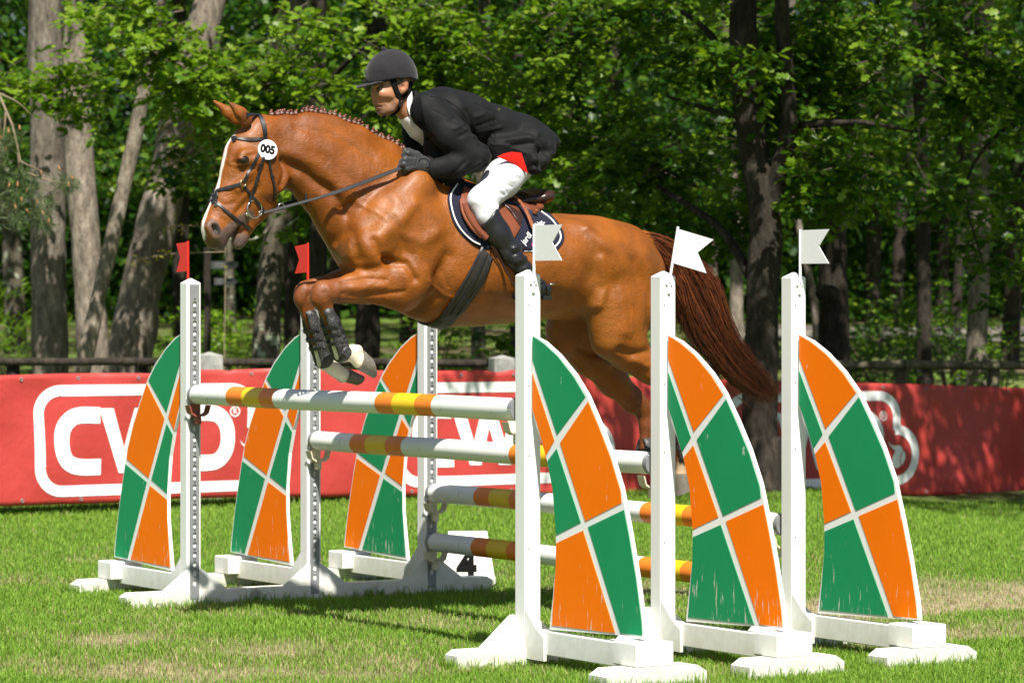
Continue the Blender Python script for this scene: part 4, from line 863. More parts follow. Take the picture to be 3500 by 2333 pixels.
    m = MB(); lay(m, np.array(S2(A)), np.array(S2(B_)), ds); A = [hq(*p) for p in ((1090, 976), (1070, 1012), (1066, 1050), (1078, 1086))]; B_ = [hq(*p) for p in ((1092, 974), (1108, 1000), (1112, 1030), (1082, 1084))]; lay(m, np.array(S2(A)), np.array(S2(B_)), ds); m.build('emblem', [MAT['banner_white']], ban, smooth=True)
s1 = BS(116, 1500)[0]
for px, yt, yb in ((116, 1320, 1696), (1351, 1314, 1660), (2484, 1349, 1670)):
    ds = BS(px, 1500)[0] - s1; mid = BS(px + 300, (yt + yb) / 2); m0 = z5(1100, 840); logo(ds, mid[1] - m0[1], 1.0)
em = MB(); em.tube([(.011 * math.cos(a), 0, .011 * math.sin(a)) for a in np.linspace(0, 2 * math.pi, 13)], .0035, 5, False); em = raw_mesh('eyelet', np.array(em.v), em.f, [MAT['zinc']])
for k_ in range(22):
    s_ = BT[0, 0] + .25 + k_ * .46
    if s_ > BT[-1, 0] - .1: break
    for z_ in (btop(s_) - .035, bbot(s_) + .035): o = link('eyelet', em, ban); o.location = tuple(np.array(bpt(s_, z_, .004)) - BO); o.rotation_euler = (0, 0, math.atan2(BD[1], BD[0]))
# posts that carry the banner
m = None
for px, lab in ((-120, 'left end'), (3560, 'right end')):
    s_, _ = BS(px, 1500); p = np.array(bpt(s_, .5, -.05)); t = thing('banner_post', 'plain timber post holding the ' + lab + ' of the red banner', 'post', (p[0], p[1], float(ground_z(p[0], p[1])))); mb = MB(); mb.box((0, 0, .55), (.07, .07, 1.2), .005); mb.build('post_shaft', [MAT['grey_post']], t)
# ---------------------------------------------------------------- the fence: standards, poles, flags
T_EL = (0.0, -.7071, -1.4269); WST = 1.6608; OUT = .94; PH = 1.70
wing_px = [(1828.6, 1144.8), (1869.5, 1166.8), (1916.7, 1210), (1971.7, 1276.9), (2015, 1347.6), (2058, 1446), (2097.5, 1548), (2133, 1666), (2160, 1807.5), (2184, 1949), (2207.5, 2114), (2212, 2176), (1887.6, 2149.5), (1899, 2043), (1908.8, 1933), (1910, 1807.5), (1897, 1666), (1877, 1563.8), (1842, 1453.8), (1828.6, 1398.7)]
g6 = lambda pts: [(1500 + x / 1.272, 1100 + y / 1.272) for x, y in pts]
fields_px = [g6([(421, 62), (440, 74), (470, 95), (530, 150), (600, 240), (650, 325), (527, 490), (420, 165)]), g6([(420, 225), (515, 515), (478, 580), (440, 440), (420, 380)]),
             g6([(662, 345), (710, 460), (760, 590), (803, 735), (808, 785), (650, 865), (540, 525)]), g6([(525, 550), (630, 870), (523, 925), (510, 740), (485, 605)]),
             g6([(523, 960), (640, 905), (780, 1350), (503, 1317), (512, 1200), (522, 1060)]), g6([(662, 890), (818, 815), (840, 930), (870, 1110), (893, 1290), (899, 1362), (803, 1350)])]
fcol = ['A', 'B', 'B', 'A', 'B', 'A']
def to_oz(pts): return [(p[1] - WST, p[2]) for p in (LT(x, y, 0.0) for x, y in pts)]
WING = to_oz(wing_px); FIELDS = [to_oz(f) for f in fields_px]
def post_mesh():
    m = MB(); h = .041; c = .005; out = [(-h + c, -h), (h - c, -h), (h, -h + c), (h, h - c), (h - c, h), (-h + c, h), (-h, h - c), (-h, -h + c)]
    V = [(x, y, .02) for x, y in out] + [(x, y, PH - .026) for x, y in out] + [(x * .92, y * .92, PH - .021) for x, y in out] + [(x * .12, y * .12, PH) for x, y in out]
    F = [list(range(8))[::-1]] + [[r * 8 + k, r * 8 + (k + 1) % 8, r * 8 + 8 + (k + 1) % 8, r * 8 + 8 + k] for r in range(3) for k in range(8)] + [[24 + k for k in range(8)]]
    return m.add(V, F)
def track_mb(s):
    m = MB(); y0 = -s * .0415; y1 = -s * .0505; hw = .026; z = .10; zs = []
    while z < 1.60: zs.append((z, .034, .0105, .0145)); zs.append((z + .034, .016, .0068, .0045)); z += .05
    def cell(z0, h, a, b):
        c = z0 + h / 2; o = [(a, -b * .45), (a, b * .45), (a * .5, b), (-a * .5, b), (-a, b * .45), (-a, -b * .45), (-a * .5, -b), (a * .5, -b)]; R = [(hw, z0), (hw, z0 + h), (hw, z0 + h), (-hw, z0 + h), (-hw, z0 + h), (-hw, z0), (-hw, z0), (hw, z0)]
        V = [(x, y1, zz) for x, zz in R] + [(x, y1, c + zz) for x, zz in o] + [(x, y0 - s * .001, c + zz) for x, zz in o]
        F = [[k, (k + 1) % 8, 8 + (k + 1) % 8, 8 + k] for k in range(8) if R[k] != R[(k + 1) % 8]] + [[k, 8 + (k + 1) % 8, 8 + k] for k in range(8) if R[k] == R[(k + 1) % 8]] + [[8 + k, 8 + (k + 1) % 8, 16 + (k + 1) % 8, 16 + k] for k in range(8)]
        m.add(V, F)
    for q in zs: cell(*q)
    for za, zb in ((.03, .10), (zs[-1][0] + zs[-1][1], 1.668)): m.add([(-hw, y1, za), (hw, y1, za), (hw, y1, zb), (-hw, y1, zb)], [[0, 1, 2, 3]])
    for x in (-hw, hw): m.add([(x, y1, .03), (x, y0, .03), (x, y0, 1.668), (x, y1, 1.668)], [[0, 1, 2, 3]])
    return m
def plank(m, c, length, wid, h, ch=.035):
    x0, x1 = -length / 2, length / 2; prof = [(x0, 0), (x1, 0), (x1, h - ch * .6), (x1 - ch, h), (x0 + ch, h), (x0, h - ch * .6)]
    return m.prism(prof, lambda u, v, t: (c[0] + u, c[1] + t, c[2] + v), -wid / 2, wid / 2)
def cup(s, z, mat_, parent):
    m = MB(); y = -s * .054
    m.box((0, y - s * .004, z - .02), (.05, .006, .10), .002)
    pr = [(-.062, .022), (-.05, -.02), (-.025, -.036), (.025, -.036), (.05, -.02), (.062, .022), (.056, .022), (.046, -.014), (.022, -.029), (-.022, -.029), (-.046, -.014), (-.056, .022)]
    m.prism(pr, lambda u, v, h: (u, y + h, z - .026 + v), min(-s * .006, -s * .062), max(-s * .006, -s * .062)); m.box((0, y - s * .03, z - .082), (.030, .04, .045), .006)
    return m.build('jump_cup', [mat_], parent)
names = {(0, -1): 'white jump standard at far left with a red flag and green topped wing', (1, -1): 'white jump standard with a red flag, second from left behind the front hooves', (2, -1): 'white jump standard without flag, orange topped wing, under the horse girth',
         (0, 1): 'white jump standard nearest the camera with green topped wing beside the rider boot', (1, 1): 'white jump standard with the tilted white flag in front of the horse tail', (2, 1): 'white jump standard at far right with upright white flag'}
WEAR = {}
for i in range(3):
    for s in (-1, 1):
        c = to_world(np.array([T_EL[i], s * WST, 0.0])); st_ = thing('jump_standard', names[(i, s)], 'jump standard', tuple(c), ANG, 'white jump standards with curved wings')
        post_mesh().build('post', [MAT['white']], st_)
        track_mb(s).build('slotted_track', [MAT['zinc']], st_)
        m = MB(); plank(m, (0, 0, 0), .77, .10, .078); m.build('foot', [MAT['white']], st_)
        m = MB(); tr = [(-.20, .074), (.20, .074), (.078, .165), (.045, .188), (-.045, .188), (-.078, .165)] if s < 0 else [(-.215, .074), (.215, .074), (.055, .210), (-.055, .210)]
        a, b = (-s * .0400, -s * .0408 + s * .02) if False else (s * .0415, s * .062); y_ = sorted((-s * .0418, -s * .0470)) if s < 0 else sorted((-s * .062, -s * .0418))
        m.prism(tr, lambda u, v, h: (u, h, v), y_[0], y_[1]); m.build('gusset', [MAT['white']], st_)
        m = MB(); m.prism([(.0415, .03), (.19, .03), (.19, .13), (.13, .165), (.0415, .245)], lambda u, v, h: (h, s * u, v), .024, .040); m.build('beam_bracket', [MAT['white']], st_)
        m = MB(); m.box((0, s * (.042 + .40), .106), (.046, .80, .102), .004); m.build('beam', [MAT['white']], st_)
        m = MB(); m.box((-.004, s * .885, .126), (.185, .175, .098), .006); m.build('beam_block', [MAT['white']], st_)
        m = MB(); plank(m, (0, s * .925, 0), .49, .135, .076, .045); m.build('outer_foot', [MAT['white']], st_)
        wg = MB(); wg.prism([(o, z) for o, z in WING], lambda u, v, h: (h, s * u, v), -.004, .014); wo = wg.build('wing', [MAT['wing_white']], st_)
        for f, cc in zip(FIELDS, fcol):
            top_green = (i, s) in ((0, -1), (1, -1), (0, 1)); col_ = ('green' if cc == 'A' else 'orange') if top_green else ('orange' if cc == 'A' else 'green')
            m = MB(); m.prism(f, lambda u, v, h: (h, s * u, v), .0142, .0160); m.prism(f, lambda u, v, h: (h, s * u, v), -.0060, -.0042); m.build('painted_field', [MAT[col_]], wo)
        for z in ([1.096], [.845], [.548, .281])[i]: cup(s, z - .05, MAT['brown_plastic'] if (i, s) == (0, -1) else MAT['cream'], st_)
        m = MB(); m.box((.0, s * .0455, PH - .055), (.036, .007, .012), .001); m.box((.0, s * .047, PH - .075), (.014, .009, .05), .002); m.build('flag_holder', [MAT['white_plastic']], st_)
        m = MB()
        for z in (1.2, .9, .5, 1.55): m.tube([(.020, s * .0405, z), (.020, s * .0425, z)], .004, 8)
        m.build('screw', [MAT['zinc']], st_)
# poles
def pole(i, z, a, b, bands, label, wear=0):
    """bands: (w0, w1, slot)"""
    c = to_world(np.array([T_EL[i], 0, z])); p = thing('jump_pole', label, 'jump pole', tuple(c), ANG, 'striped jump poles')
    r = .0505; cuts = sorted(set([a, b] + [x for q in bands for x in q[:2]] + list(np.linspace(a, b, 20)))); m = MB(); n = 22
    for u0, u1 in zip(cuts[:-1], cuts[1:]):
        mid = (u0 + u1) / 2; mi = 0
        for q in bands:
            if q[0] < mid < q[1]: mi = q[2]
        wob = lambda u: (.0012 * math.sin(u * 5 + i), .0015 * math.sin(u * 3.1 + 2 * i))
        V = [(wob(u)[0] + r * math.cos(2 * math.pi * k / n), u, wob(u)[1] + r * math.sin(2 * math.pi * k / n)) for u in (u0, u1) for k in range(n)]
        m.add(V, [[k, (k + 1) % n, n + (k + 1) % n, n + k] for k in range(n)], mi)
    mo = m.build('shaft', [MAT['pole_white'], MAT['pole_orange'], MAT['pole_yellow']], p, smooth=True)
    bm = bmesh.new(); bm.from_mesh(mo.data); bmesh.ops.remove_doubles(bm, verts=bm.verts[:], dist=1e-5); bmesh.ops.recalc_face_normals(bm, faces=bm.faces[:]); bm.to_mesh(mo.data); bm.free()
    for e, sg in ((a, -1), (b, 1)):
        m = MB(); m.tube([(0, e - sg * .028, 0), (0, e + sg * .001, 0)], [.0518, .0518], 22); m.build('end_ring', [MAT['zinc']], p, smooth=True, auto=30)
        m = MB(); m.tube([(.018, e, -.006), (.018, e + sg * .003, -.006)], .010, 10); m.build('end_bolt', [MAT['brown_plastic']], p)
    return p
def wat(px, t, z): 
    return LT(px, CY - (z - EYE) * FPX / 15, t)[1]
def bandset(t, z, groups):
    out = []
    for g_ in groups:
        x = [wat(v, t, z) for v in g_]; out += [(x[0], x[1], 1), (x[1], x[2], 2), (x[2], x[3], 1)]
    return out
A_, B_ = -WST + .062, WST - .062
pole(0, 1.096, A_, B_, bandset(0, 1.096, [(801, 854, 914, 961), (1312, 1369, 1447, 1504)]), 'highest striped pole, nearest the front hooves, with two orange and yellow bands')
pole(1, .845, A_, B_, bandset(T_EL[1], .845, [(1223, 1275, 1343, 1398), (1768, 1824, 1893, 1950)]), 'second striped pole from the top, between the two middle standards')
pole(2, .548, A_, B_, bandset(T_EL[2], .548, [(1645, 1696, 1764, 1822), (2214, 2300, 2359, 2415)]), 'third striped pole from the top, upper of the two at the back')
pole(2, .281, A_, B_, bandset(T_EL[2], .281, [(1636, 1688, 1756, 1814), (2205, 2292, 2352, 2408)]), 'lowest striped pole, just above the grass in front of the number 4 marker')
# flags
def flag(base, az, tilt, width, mat_, label, rod_h=.195, lean=0.0):
    f = thing('flag', label, 'flag', base, 0, 'swallow-tailed flags on the standards')
    m = MB(); top = Vector((math.cos(az) * lean * rod_h, math.sin(az) * lean * rod_h, rod_h)); m.tube([Vector((0, 0, -.05)), top], [.0065, .0060], 8); m.build('rod', [mat_], f, smooth=True, auto=40)
    up = top.normalized(); d = Vector((math.cos(az), math.sin(az), 0)); d = (d - up * d.dot(up)).normalized(); nn = d.cross(up); H_ = .152
    pts = [(.0, 0), (0, H_), (width, H_ - tilt), (width * .64, H_ * .50 - tilt * .6), (width * .98, -.002 - tilt * .3)]
    z0 = rod_h - H_ - .004
    m = MB(); m.prism(pts, lambda u, v, h: tuple(d * (u + .004) + up * (v + z0) + nn * h), -.0015, .0015); m.build('flag_sheet', [mat_], f)
def ptop(i, s, dy=0.050): return tuple(to_world(np.array([T_EL[i], s * (WST + dy), PH])))
azL = math.atan2(-NR[1], -NR[0]); azR = math.atan2(NR[1], NR[0]); azF = math.atan2(FW[1], FW[0])
flag(ptop(0, -1, .03), azL, .006, .135, MAT['red_plastic'], 'red swallow-tailed flag at far left, on the first standard')
flag(ptop(1, -1, .03), azL, .012, .145, MAT['red_plastic'], 'red swallow-tailed flag just left of the horse knees')
flag(ptop(0, 1), azR, .002, .225, MAT['white_plastic'], 'white swallow-tailed flag in front of the saddle pad')
flag(ptop(1, 1), azR + .35, .004, .195, MAT['white_plastic'], 'white swallow-tailed flag tilted over the horse tail', lean=.24)
flag(ptop(2, 1), azR, .0, .215, MAT['white_plastic'], 'white swallow-tailed flag at far right in front of the trees')
# number 4 marker
Yk = 17.75; mk = thing('number_marker', 'white wedge marker with a black number 4 behind the back left standard', 'marker', tuple(W3(1598, 2011, Yk)[:2]) + (0,), math.radians(4))
m = MB(); wb, wt, hh = .155, .108, .305; m.add([(-wb, -.10, 0), (wb, -.10, 0), (wb, .10, 0), (-wb, .10, 0), (-wt, -.035, hh), (wt, -.035, hh), (wt, .035, hh), (-wt, .035, hh)], [[0, 1, 2, 3], [4, 5, 6, 7], [0, 1, 5, 4], [1, 2, 6, 5], [2, 3, 7, 6], [3, 0, 4, 7]]); m.build('wedge', [MAT['white']], mk)
an = math.atan2(.065, hh); text_mesh('digit', '4', .275, Matrix.Translation((-.008, -.0768, .113)) @ Matrix.Rotation(math.pi / 2 - an, 4, 'X'), MAT['black_print'], mk, .001, bold=.008, sx=.80)
m = MB(); m.box((.05, -.115, .03), (.20, .03, .06), .004); m.build('lip', [MAT['white']], mk)
# ---------------------------------------------------------------- the horse
horse = tw_thing('horse', 'chestnut horse with white blaze and plaited mane jumping over the highest pole', 'horse')
S = Sdf((-2.75, -.50, .35), (1.15, .50, 2.75), .0085)
S.chain([nd(1272, 815, 150, 0, .17), nd(1345, 815, 205, 0, .205), nd(1440, 835, 240, 0, .24), nd(1540, 865, 248, 0, .285), nd(1640, 888, 218, 0, .315),
         nd(1740, 903, 194, 0, .325), nd(1840, 910, 176, 0, .315), nd(1930, 912, 172, 0, .29), nd(2020, 905, 157, 0, .27), nd(2105, 905, 125, 0, .24), nd(2165, 925, 95, 0, .20)], .05)
# neck and head
S.chain([nd(975, 500, 110, 0, .078), nd(1075, 540, 142, 0, .088), nd(1165, 603, 168, 0, .105), nd(1255, 690, 205, 0, .14), nd(1345, 765, 225, 0, .19)], .05)
S.chain([nd(1040, 404, 14, 0, .028), nd(1140, 424, 14, 0, .028), nd(1225, 453, 14, 0, .03), nd(1330, 508, 14, 0, .035), nd(1430, 565, 20, 0, .05), nd(1540, 640, 20, 0, .06)], .05)
S.chain([nd(893, 455, 66, 0, .072), nd(872, 535, 108, 0, .082), nd(862, 585, 112, 0, .074), nd(845, 640, 102, 0, .066), nd(808, 690, 84, 0, .058), nd(770, 742, 66, 0, .052), nd(742, 780, 54, 0, .050), nd(735, 812, 38, 0, .046)], .035)
for sg in (1, -1):
    S.chain([nd(925, 600, 70, sg * .062, .032), nd(915, 560, 72, sg * .066, .032)], .03)                    # jowls
    S.chain([nd(838, 540, 30, sg * .083, .025), nd(878, 538, 24, sg * .085, .022)], .03)                     # brow / orbit
    S.chain([nd(850, 600, 12, sg * .082, .012), nd(812, 645, 9, sg * .070, .010)], .03)                     # facial crest
    S.chain([nd(722, 775, 24, sg * .048, .020), nd(735, 800, 24, sg * .045, .020)], .02)                     # nostril flare
    S.chain([nd(1420, 640, 70, sg * .15, .09), nd(1340, 760, 95, sg * .16, .10), nd(1262, 850, 82, sg * .165, .10)], .05)    # shoulder
    S.chain([nd(1440, 790, 90, sg * .17, .10), nd(1400, 940, 95, sg * .185, .10)], .06)                     # triceps
    S.chain([nd(1225, 790, 60, sg * .09, .09), nd(1215, 870, 52, sg * .09, .085)], .05)                     # breast
    S.chain([nd(2030, 850, 105, sg * .12, .16), nd(2110, 900, 110, sg * .14, .14)], .06)                    # croup
    S.chain([nd(1965, 800, 40, sg * .20, .06), nd(2010, 830, 50, sg * .20, .06)], .06)
S.chain([nd(742, 822, 34, 0, .042), nd(752, 834, 22, 0, .034)], .02)                                            # upper lip
S.chain([nd(905, 690, 46, 0, .045), nd(868, 735, 34, 0, .036), nd(838, 778, 28, 0, .032), nd(820, 815, 26, 0, .034), nd(812, 832, 22, 0, .030)], .018)   # lower jaw
for sg in (1, -1): S.chain([nd(733, 772, 8, sg * .074, .026), nd(741, 789, 8, sg * .074, .026)], .006, cut=True)           # nostrils
S.chain([nd(778, 835, 7, 0, .06), nd(793, 795, 6, 0, .06), nd(808, 768, 3, 0, .06)], .008, cut=True)             # open mouth
def ear(pts):
    S.chain(pts, .02)
ear([nd(838, 408, 28, .055, .022), nd(822, 388, 22, .06, .020), nd(803, 368, 11, .062, .012), nd(788, 354, 4.5, .062, .006), nd(779, 347, 3, .062, .005)])
ear([nd(806, 405, 26, -.055, .022), nd(780, 385, 20, -.06, .019), nd(753, 362, 10, -.062, .011), nd(735, 348, 4.5, -.062, .006), nd(726, 340, 3, -.062, .005)])
# near foreleg, far foreleg
S.chain([nd(1375, 985, 82, .17, .085), nd(1290, 970, 66, .17, .072), nd(1205, 982, 46, .17, .052), nd(1150, 992, 36, .17, .042), nd(1105, 1000, 40, .17, .044), nd(1098, 1020, 38, .17, .042)], .03)
S.chain([nd(1100, 1022, 34, .17, .040), nd(1116, 1062, 23, .17, .026), nd(1138, 1125, 20, .17, .024), nd(1158, 1180, 22, .17, .026), nd(1168, 1208, 27, .17, .030)], .02)
S.chain([nd(1172, 1212, 26, .17, .030), nd(1200, 1205, 24, .17, .026), nd(1228, 1232, 28, .17, .034)], .02)
S.chain([nd(1204, 1200, 18, .17, .022), nd(1222, 1196, 20, .17, .022)], .02)
S.chain([nd(1250, 965, 78, -.15, .075), nd(1160, 980, 54, -.16, .055), nd(1090, 990, 40, -.16, .042), nd(1046, 1000, 38, -.16, .042), nd(1040, 1022, 36, -.16, .040)], .03)
S.chain([nd(1040, 1022, 34, -.16, .038), nd(1052, 1070, 22, -.16, .026), nd(1075, 1140, 20, -.16, .024), nd(1098, 1205, 22, -.16, .026), nd(1108, 1236, 27, -.16, .030)], .02)
S.chain([nd(1112, 1240, 26, -.16, .029), nd(1142, 1262, 23, -.16, .026), nd(1172, 1282, 27, -.16, .033)], .02)
# hind legs
S.chain([nd(2115, 900, 135, .11, .13), nd(2125, 1040, 125, .15, .12), nd(2110, 1140, 88, .17, .10), nd(2150, 1200, 62, .17, .075), nd(2215, 1258, 44, .17, .05), nd(2262, 1300, 34, .17, .036)], .06)
S.chain([nd(2070, 1040, 75, .20, .085), nd(2085, 1150, 60, .19, .075)], .06)
S.chain([nd(2272, 1300, 32, .17, .036), nd(2290, 1370, 23, .17, .026), nd(2312, 1460, 20, .17, .024), nd(2326, 1530, 22, .17, .026), nd(2330, 1560, 27, .17, .030)], .02)
S.chain([nd(2330, 1560, 26, .17, .029), nd(2334, 1595, 22, .17, .026), nd(2330, 1622, 27, .17, .033)], .02)
S.chain([nd(2060, 930, 120, -.10, .12), nd(1985, 1060, 100, -.15, .11), nd(1950, 1130, 82, -.17, .095), nd(2020, 1215, 66, -.17, .075), nd(2095, 1300, 50, -.17, .052), nd(2160, 1365, 38, -.17, .04), nd(2198, 1395, 32, -.17, .036)], .05)
S.chain([nd(2200, 1395, 32, -.17, .036), nd(2206, 1450, 22, -.17, .026), nd(2206, 1530, 20, -.17, .024), nd(2212, 1575, 26, -.17, .03)], .02)
S.chain([nd(2214, 1578, 25, -.17, .028), nd(2240, 1600, 22, -.17, .025), nd(2262, 1618, 26, -.17, .032)], .02)
S.chain([nd(2165, 812, 30, 0, .04), nd(2205, 822, 26, 0, .035), nd(2240, 850, 18, 0, .025)], .05)                 # dock
HV, HF = S.mesh(3)
HN = normals(HV, HF)
def legmask(V):
    return 1.0
T_ = [
 ([(1208, 700), (1189, 758), (1184, 830), (1203, 887)], -.016, .030), ([(1380, 700), (1320, 760), (1256, 815)], .012, .040), ([(1300, 690), (1240, 770)], -.008, .030),
 ([(1490, 880), (1462, 944), (1466, 1010), (1440, 1060)], -.016, .040), ([(1240, 822), (1262, 872), (1300, 892)], -.012, .022), ([(1285, 893), (1347, 903), (1371, 955)], -.015, .022),
 ([(1300, 760), (1350, 860), (1400, 900)], -.007, .030), ([(1330, 800), (1400, 830), (1450, 800)], .008, .035),
 ([(1150, 966), (1218, 952), (1285, 957)], -.007, .012), ([(1151, 1008), (1237, 1008), (1342, 998)], -.007, .014), ([(1180, 985), (1280, 978)], .005, .016),
 ([(994, 549), (1059, 583), (1097, 618), (1143, 650), (1174, 690), (1185, 725)], -.016, .028), ([(1010, 520), (1100, 560), (1180, 640)], .008, .04),
 ([(1060, 480), (1150, 520), (1240, 600)], .006, .05), ([(1040, 430), (1160, 460), (1290, 540)], -.005, .022),
 ([(935, 470), (960, 500), (985, 540), (996, 590), (985, 630)], -.012, .018), ([(883, 583), (814, 640)], .005, .010), ([(905, 640), (870, 690), (840, 720)], -.006, .016),
 ([(770, 670), (800, 700), (830, 690)], -.004, .010), ([(760, 690), (790, 715)], .003, .008),
 ([(1975, 940)], -.022, .085), ([(2000, 890), (2018, 985), (2005, 1040)], .015, .028), ([(1977, 808), (2035, 865), (2054, 946), (2073, 1013), (2083, 1128)], .012, .040),
 ([(1961, 784)], .012, .022), ([(2073, 1195), (2116, 1209), (2178, 1200)], -.011, .024), ([(2130, 1230), (2180, 1250)], .007, .02), ([(2120, 900), (2170, 1000), (2180, 1110)], -.010, .04),
 ([(1560, 1010), (1700, 1040), (1850, 1010)], -.006, .05), ([(1640, 900), (1650, 1000)], .003, .02), ([(1740, 900), (1760, 1000)], .003, .02), ([(1800, 880), (1830, 980)], .003, .02),
 ([(722, 778), (728, 795)], .003, .006), ([(790, 745), (810, 765)], -.004, .008),
 ([(818, 548), (836, 540), (858, 545)], .007, .007), ([(820, 557), (838, 563), (858, 557)], .005, .006), ([(838, 551)], -.006, .009), ([(860, 535), (905, 520)], -.006, .015),
 ([(860, 470), (900, 500)], -.004, .02), ([(806, 380), (822, 398), (840, 406)], -.014, .009),
 ([(905, 615), (868, 660), (838, 700), (815, 735)], .0035, .009), ([(1240, 700), (1290, 760), (1330, 850), (1320, 900)], .0035, .010), ([(1420, 960), (1500, 1010), (1600, 1040)], .004, .010), ([(1260, 950), (1200, 1000), (1150, 1012)], .003, .008), ([(1140, 560), (1210, 640), (1230, 700)], .003, .010), ([(1380, 880), (1420, 930), (1430, 980)], .004, .010), ([(2090, 960), (2110, 1060), (2100, 1150)], .0035, .010), ([(1165, 720), (1215, 690), (1250, 660)], -.005, .010), ([(1480, 930), (1500, 980)], -.004, .010), ([(1100, 985), (1108, 1012)], .005, .012), ([(1085, 1000)], -.004, .012), ([(1145, 1000), (1135, 1050)], -.004, .008)]
HV = strokes(HV, HN, [(p_, a_ * 1.25, w_ * .85) for p_, a_, w_ in T_], .15)
HV = relax(HV, HF, .3); HN = normals(HV, HF)
jit = np.sin(HV[:, 0] * 23 + HV[:, 2] * 17) * np.sin(HV[:, 0] * 11 - HV[:, 2] * 29 + 1) * .0012
HV = HV + HN * jit[:, None]
# coat colours (markings and points of the breed, with painted shade in the hollows and under the belly)
hc = np.tile(np.array([.215, .062, .0048]), (len(HV), 1))
def cmix(m, c):
    global hc
    m = np.clip(m, 0, 1)[:, None]; hc = hc * (1 - m) + np.array(c) * m
def near(px, py, w, r, soft=.4):
    d = np.linalg.norm(HV - L(px, py, w), axis=1); return 1 - sstep(r * (1 - soft), r, d)
def along(pts, w, r, soft=.35):
    best = np.zeros(len(HV)); P = [L(x, y, w) for x, y in pts]
    for a, b in zip(P[:-1], P[1:]):
        d = b - a; q = HV - a; h = np.clip(q @ d / max(d @ d, 1e-9), 0, 1); dist = np.linalg.norm(q - h[:, None] * d, axis=1); best = np.maximum(best, 1 - sstep(r * (1 - soft), r, dist))
    return best
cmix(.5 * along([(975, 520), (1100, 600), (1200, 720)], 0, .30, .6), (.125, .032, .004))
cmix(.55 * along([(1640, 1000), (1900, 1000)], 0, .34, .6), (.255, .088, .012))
cmix(.55 * along([(985, 400), (1150, 440), (1300, 510), (1420, 590)], 0, .11, .7), (.14, .036, .004)); cmix(.5 * near(1960, 930, .25, .17, .8), (.13, .036, .005)); cmix(.5 * along([(2000, 880), (2040, 1000), (2070, 1180)], .25, .10, .8), (.27, .095, .013)); cmix(.45 * along([(1480, 880), (1470, 1010)], .25, .08, .8), (.13, .035, .004)); cmix(.4 * near(1320, 730, .25, .20, .8), (.27, .088, .010))  # crest and golden thigh tones; flank and elbow hollows carry painted shade
cmix(.45 * along([(905, 560), (960, 620), (985, 560)], .1, .11, .8), (.15, .038, .004)); cmix(.4 * along([(1250, 985), (1350, 1040), (1500, 1085), (1800, 1075)], .1, .10, .8), (.15, .042, .006))  # jowl and belly underline darkened as painted shade
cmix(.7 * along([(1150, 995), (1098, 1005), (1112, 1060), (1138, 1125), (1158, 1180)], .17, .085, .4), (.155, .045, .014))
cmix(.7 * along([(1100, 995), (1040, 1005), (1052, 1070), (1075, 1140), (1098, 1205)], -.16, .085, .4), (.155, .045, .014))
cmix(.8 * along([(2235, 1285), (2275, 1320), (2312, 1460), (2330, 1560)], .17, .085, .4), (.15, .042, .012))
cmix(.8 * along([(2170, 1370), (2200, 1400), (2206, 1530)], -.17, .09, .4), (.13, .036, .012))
cmix(along([(1160, 1200), (1172, 1215), (1235, 1232)], .17, .085, .25), (.74, .66, .52)); cmix(along([(1100, 1226), (1112, 1240), (1180, 1285)], -.16, .085, .25), (.74, .66, .52))
cmix(.9 * along([(2331, 1590), (2331, 1630)], .17, .05, .3), (.45, .33, .2))
cmix(.75 * near(742, 820, 0, .085), (.075, .066, .062)); cmix(.9 * near(745, 838, 0, .05), (.10, .090, .085)); cmix(.85 * along([(770, 800), (800, 770), (850, 735)], .05, .035), (.085, .065, .06))
cmix(.85 * along([(822, 815), (812, 832)], 0, .055, .4), (.075, .070, .07)); cmix(along([(784, 835), (797, 795), (806, 770)], .0, .016, .3) * (np.abs(HV[:, 1]) < .03), (.28, .09, .08))
cmix(.8 * along([(728, 764), (736, 782), (744, 800)], .07, .045, .5), (.10, .075, .06)); cmix(.97 * along([(734, 774), (742, 789)], .058, .022, .35), (.010, .007, .006)); cmix(.8 * along([(822, 552), (856, 552)], .09, .020, .5), (.025, .012, .008)); cmix(.6 * near(838, 552, .09, .045, .6), (.10, .035, .012))
cmix(.8 * near(845, 400, .075, .05, .6) , (.12, .036, .012)); cmix(.4 * near(790, 357, .06, .03), (.08, .02, .01))
fz = (1 - sstep(.007, .016, np.abs(HV[:, 1] - .004 - .005 * np.sin(HV[:, 2] * 40))))
cmix(fz * along([(800, 490), (764, 545), (726, 652), (700, 725), (690, 790)], 0, .05, .3), (.80, .76, .70)); cmix(near(692, 795, .0, .032, .4), (.78, .72, .66))
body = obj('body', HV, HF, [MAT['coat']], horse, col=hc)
HSK = Skin(HV, HF)
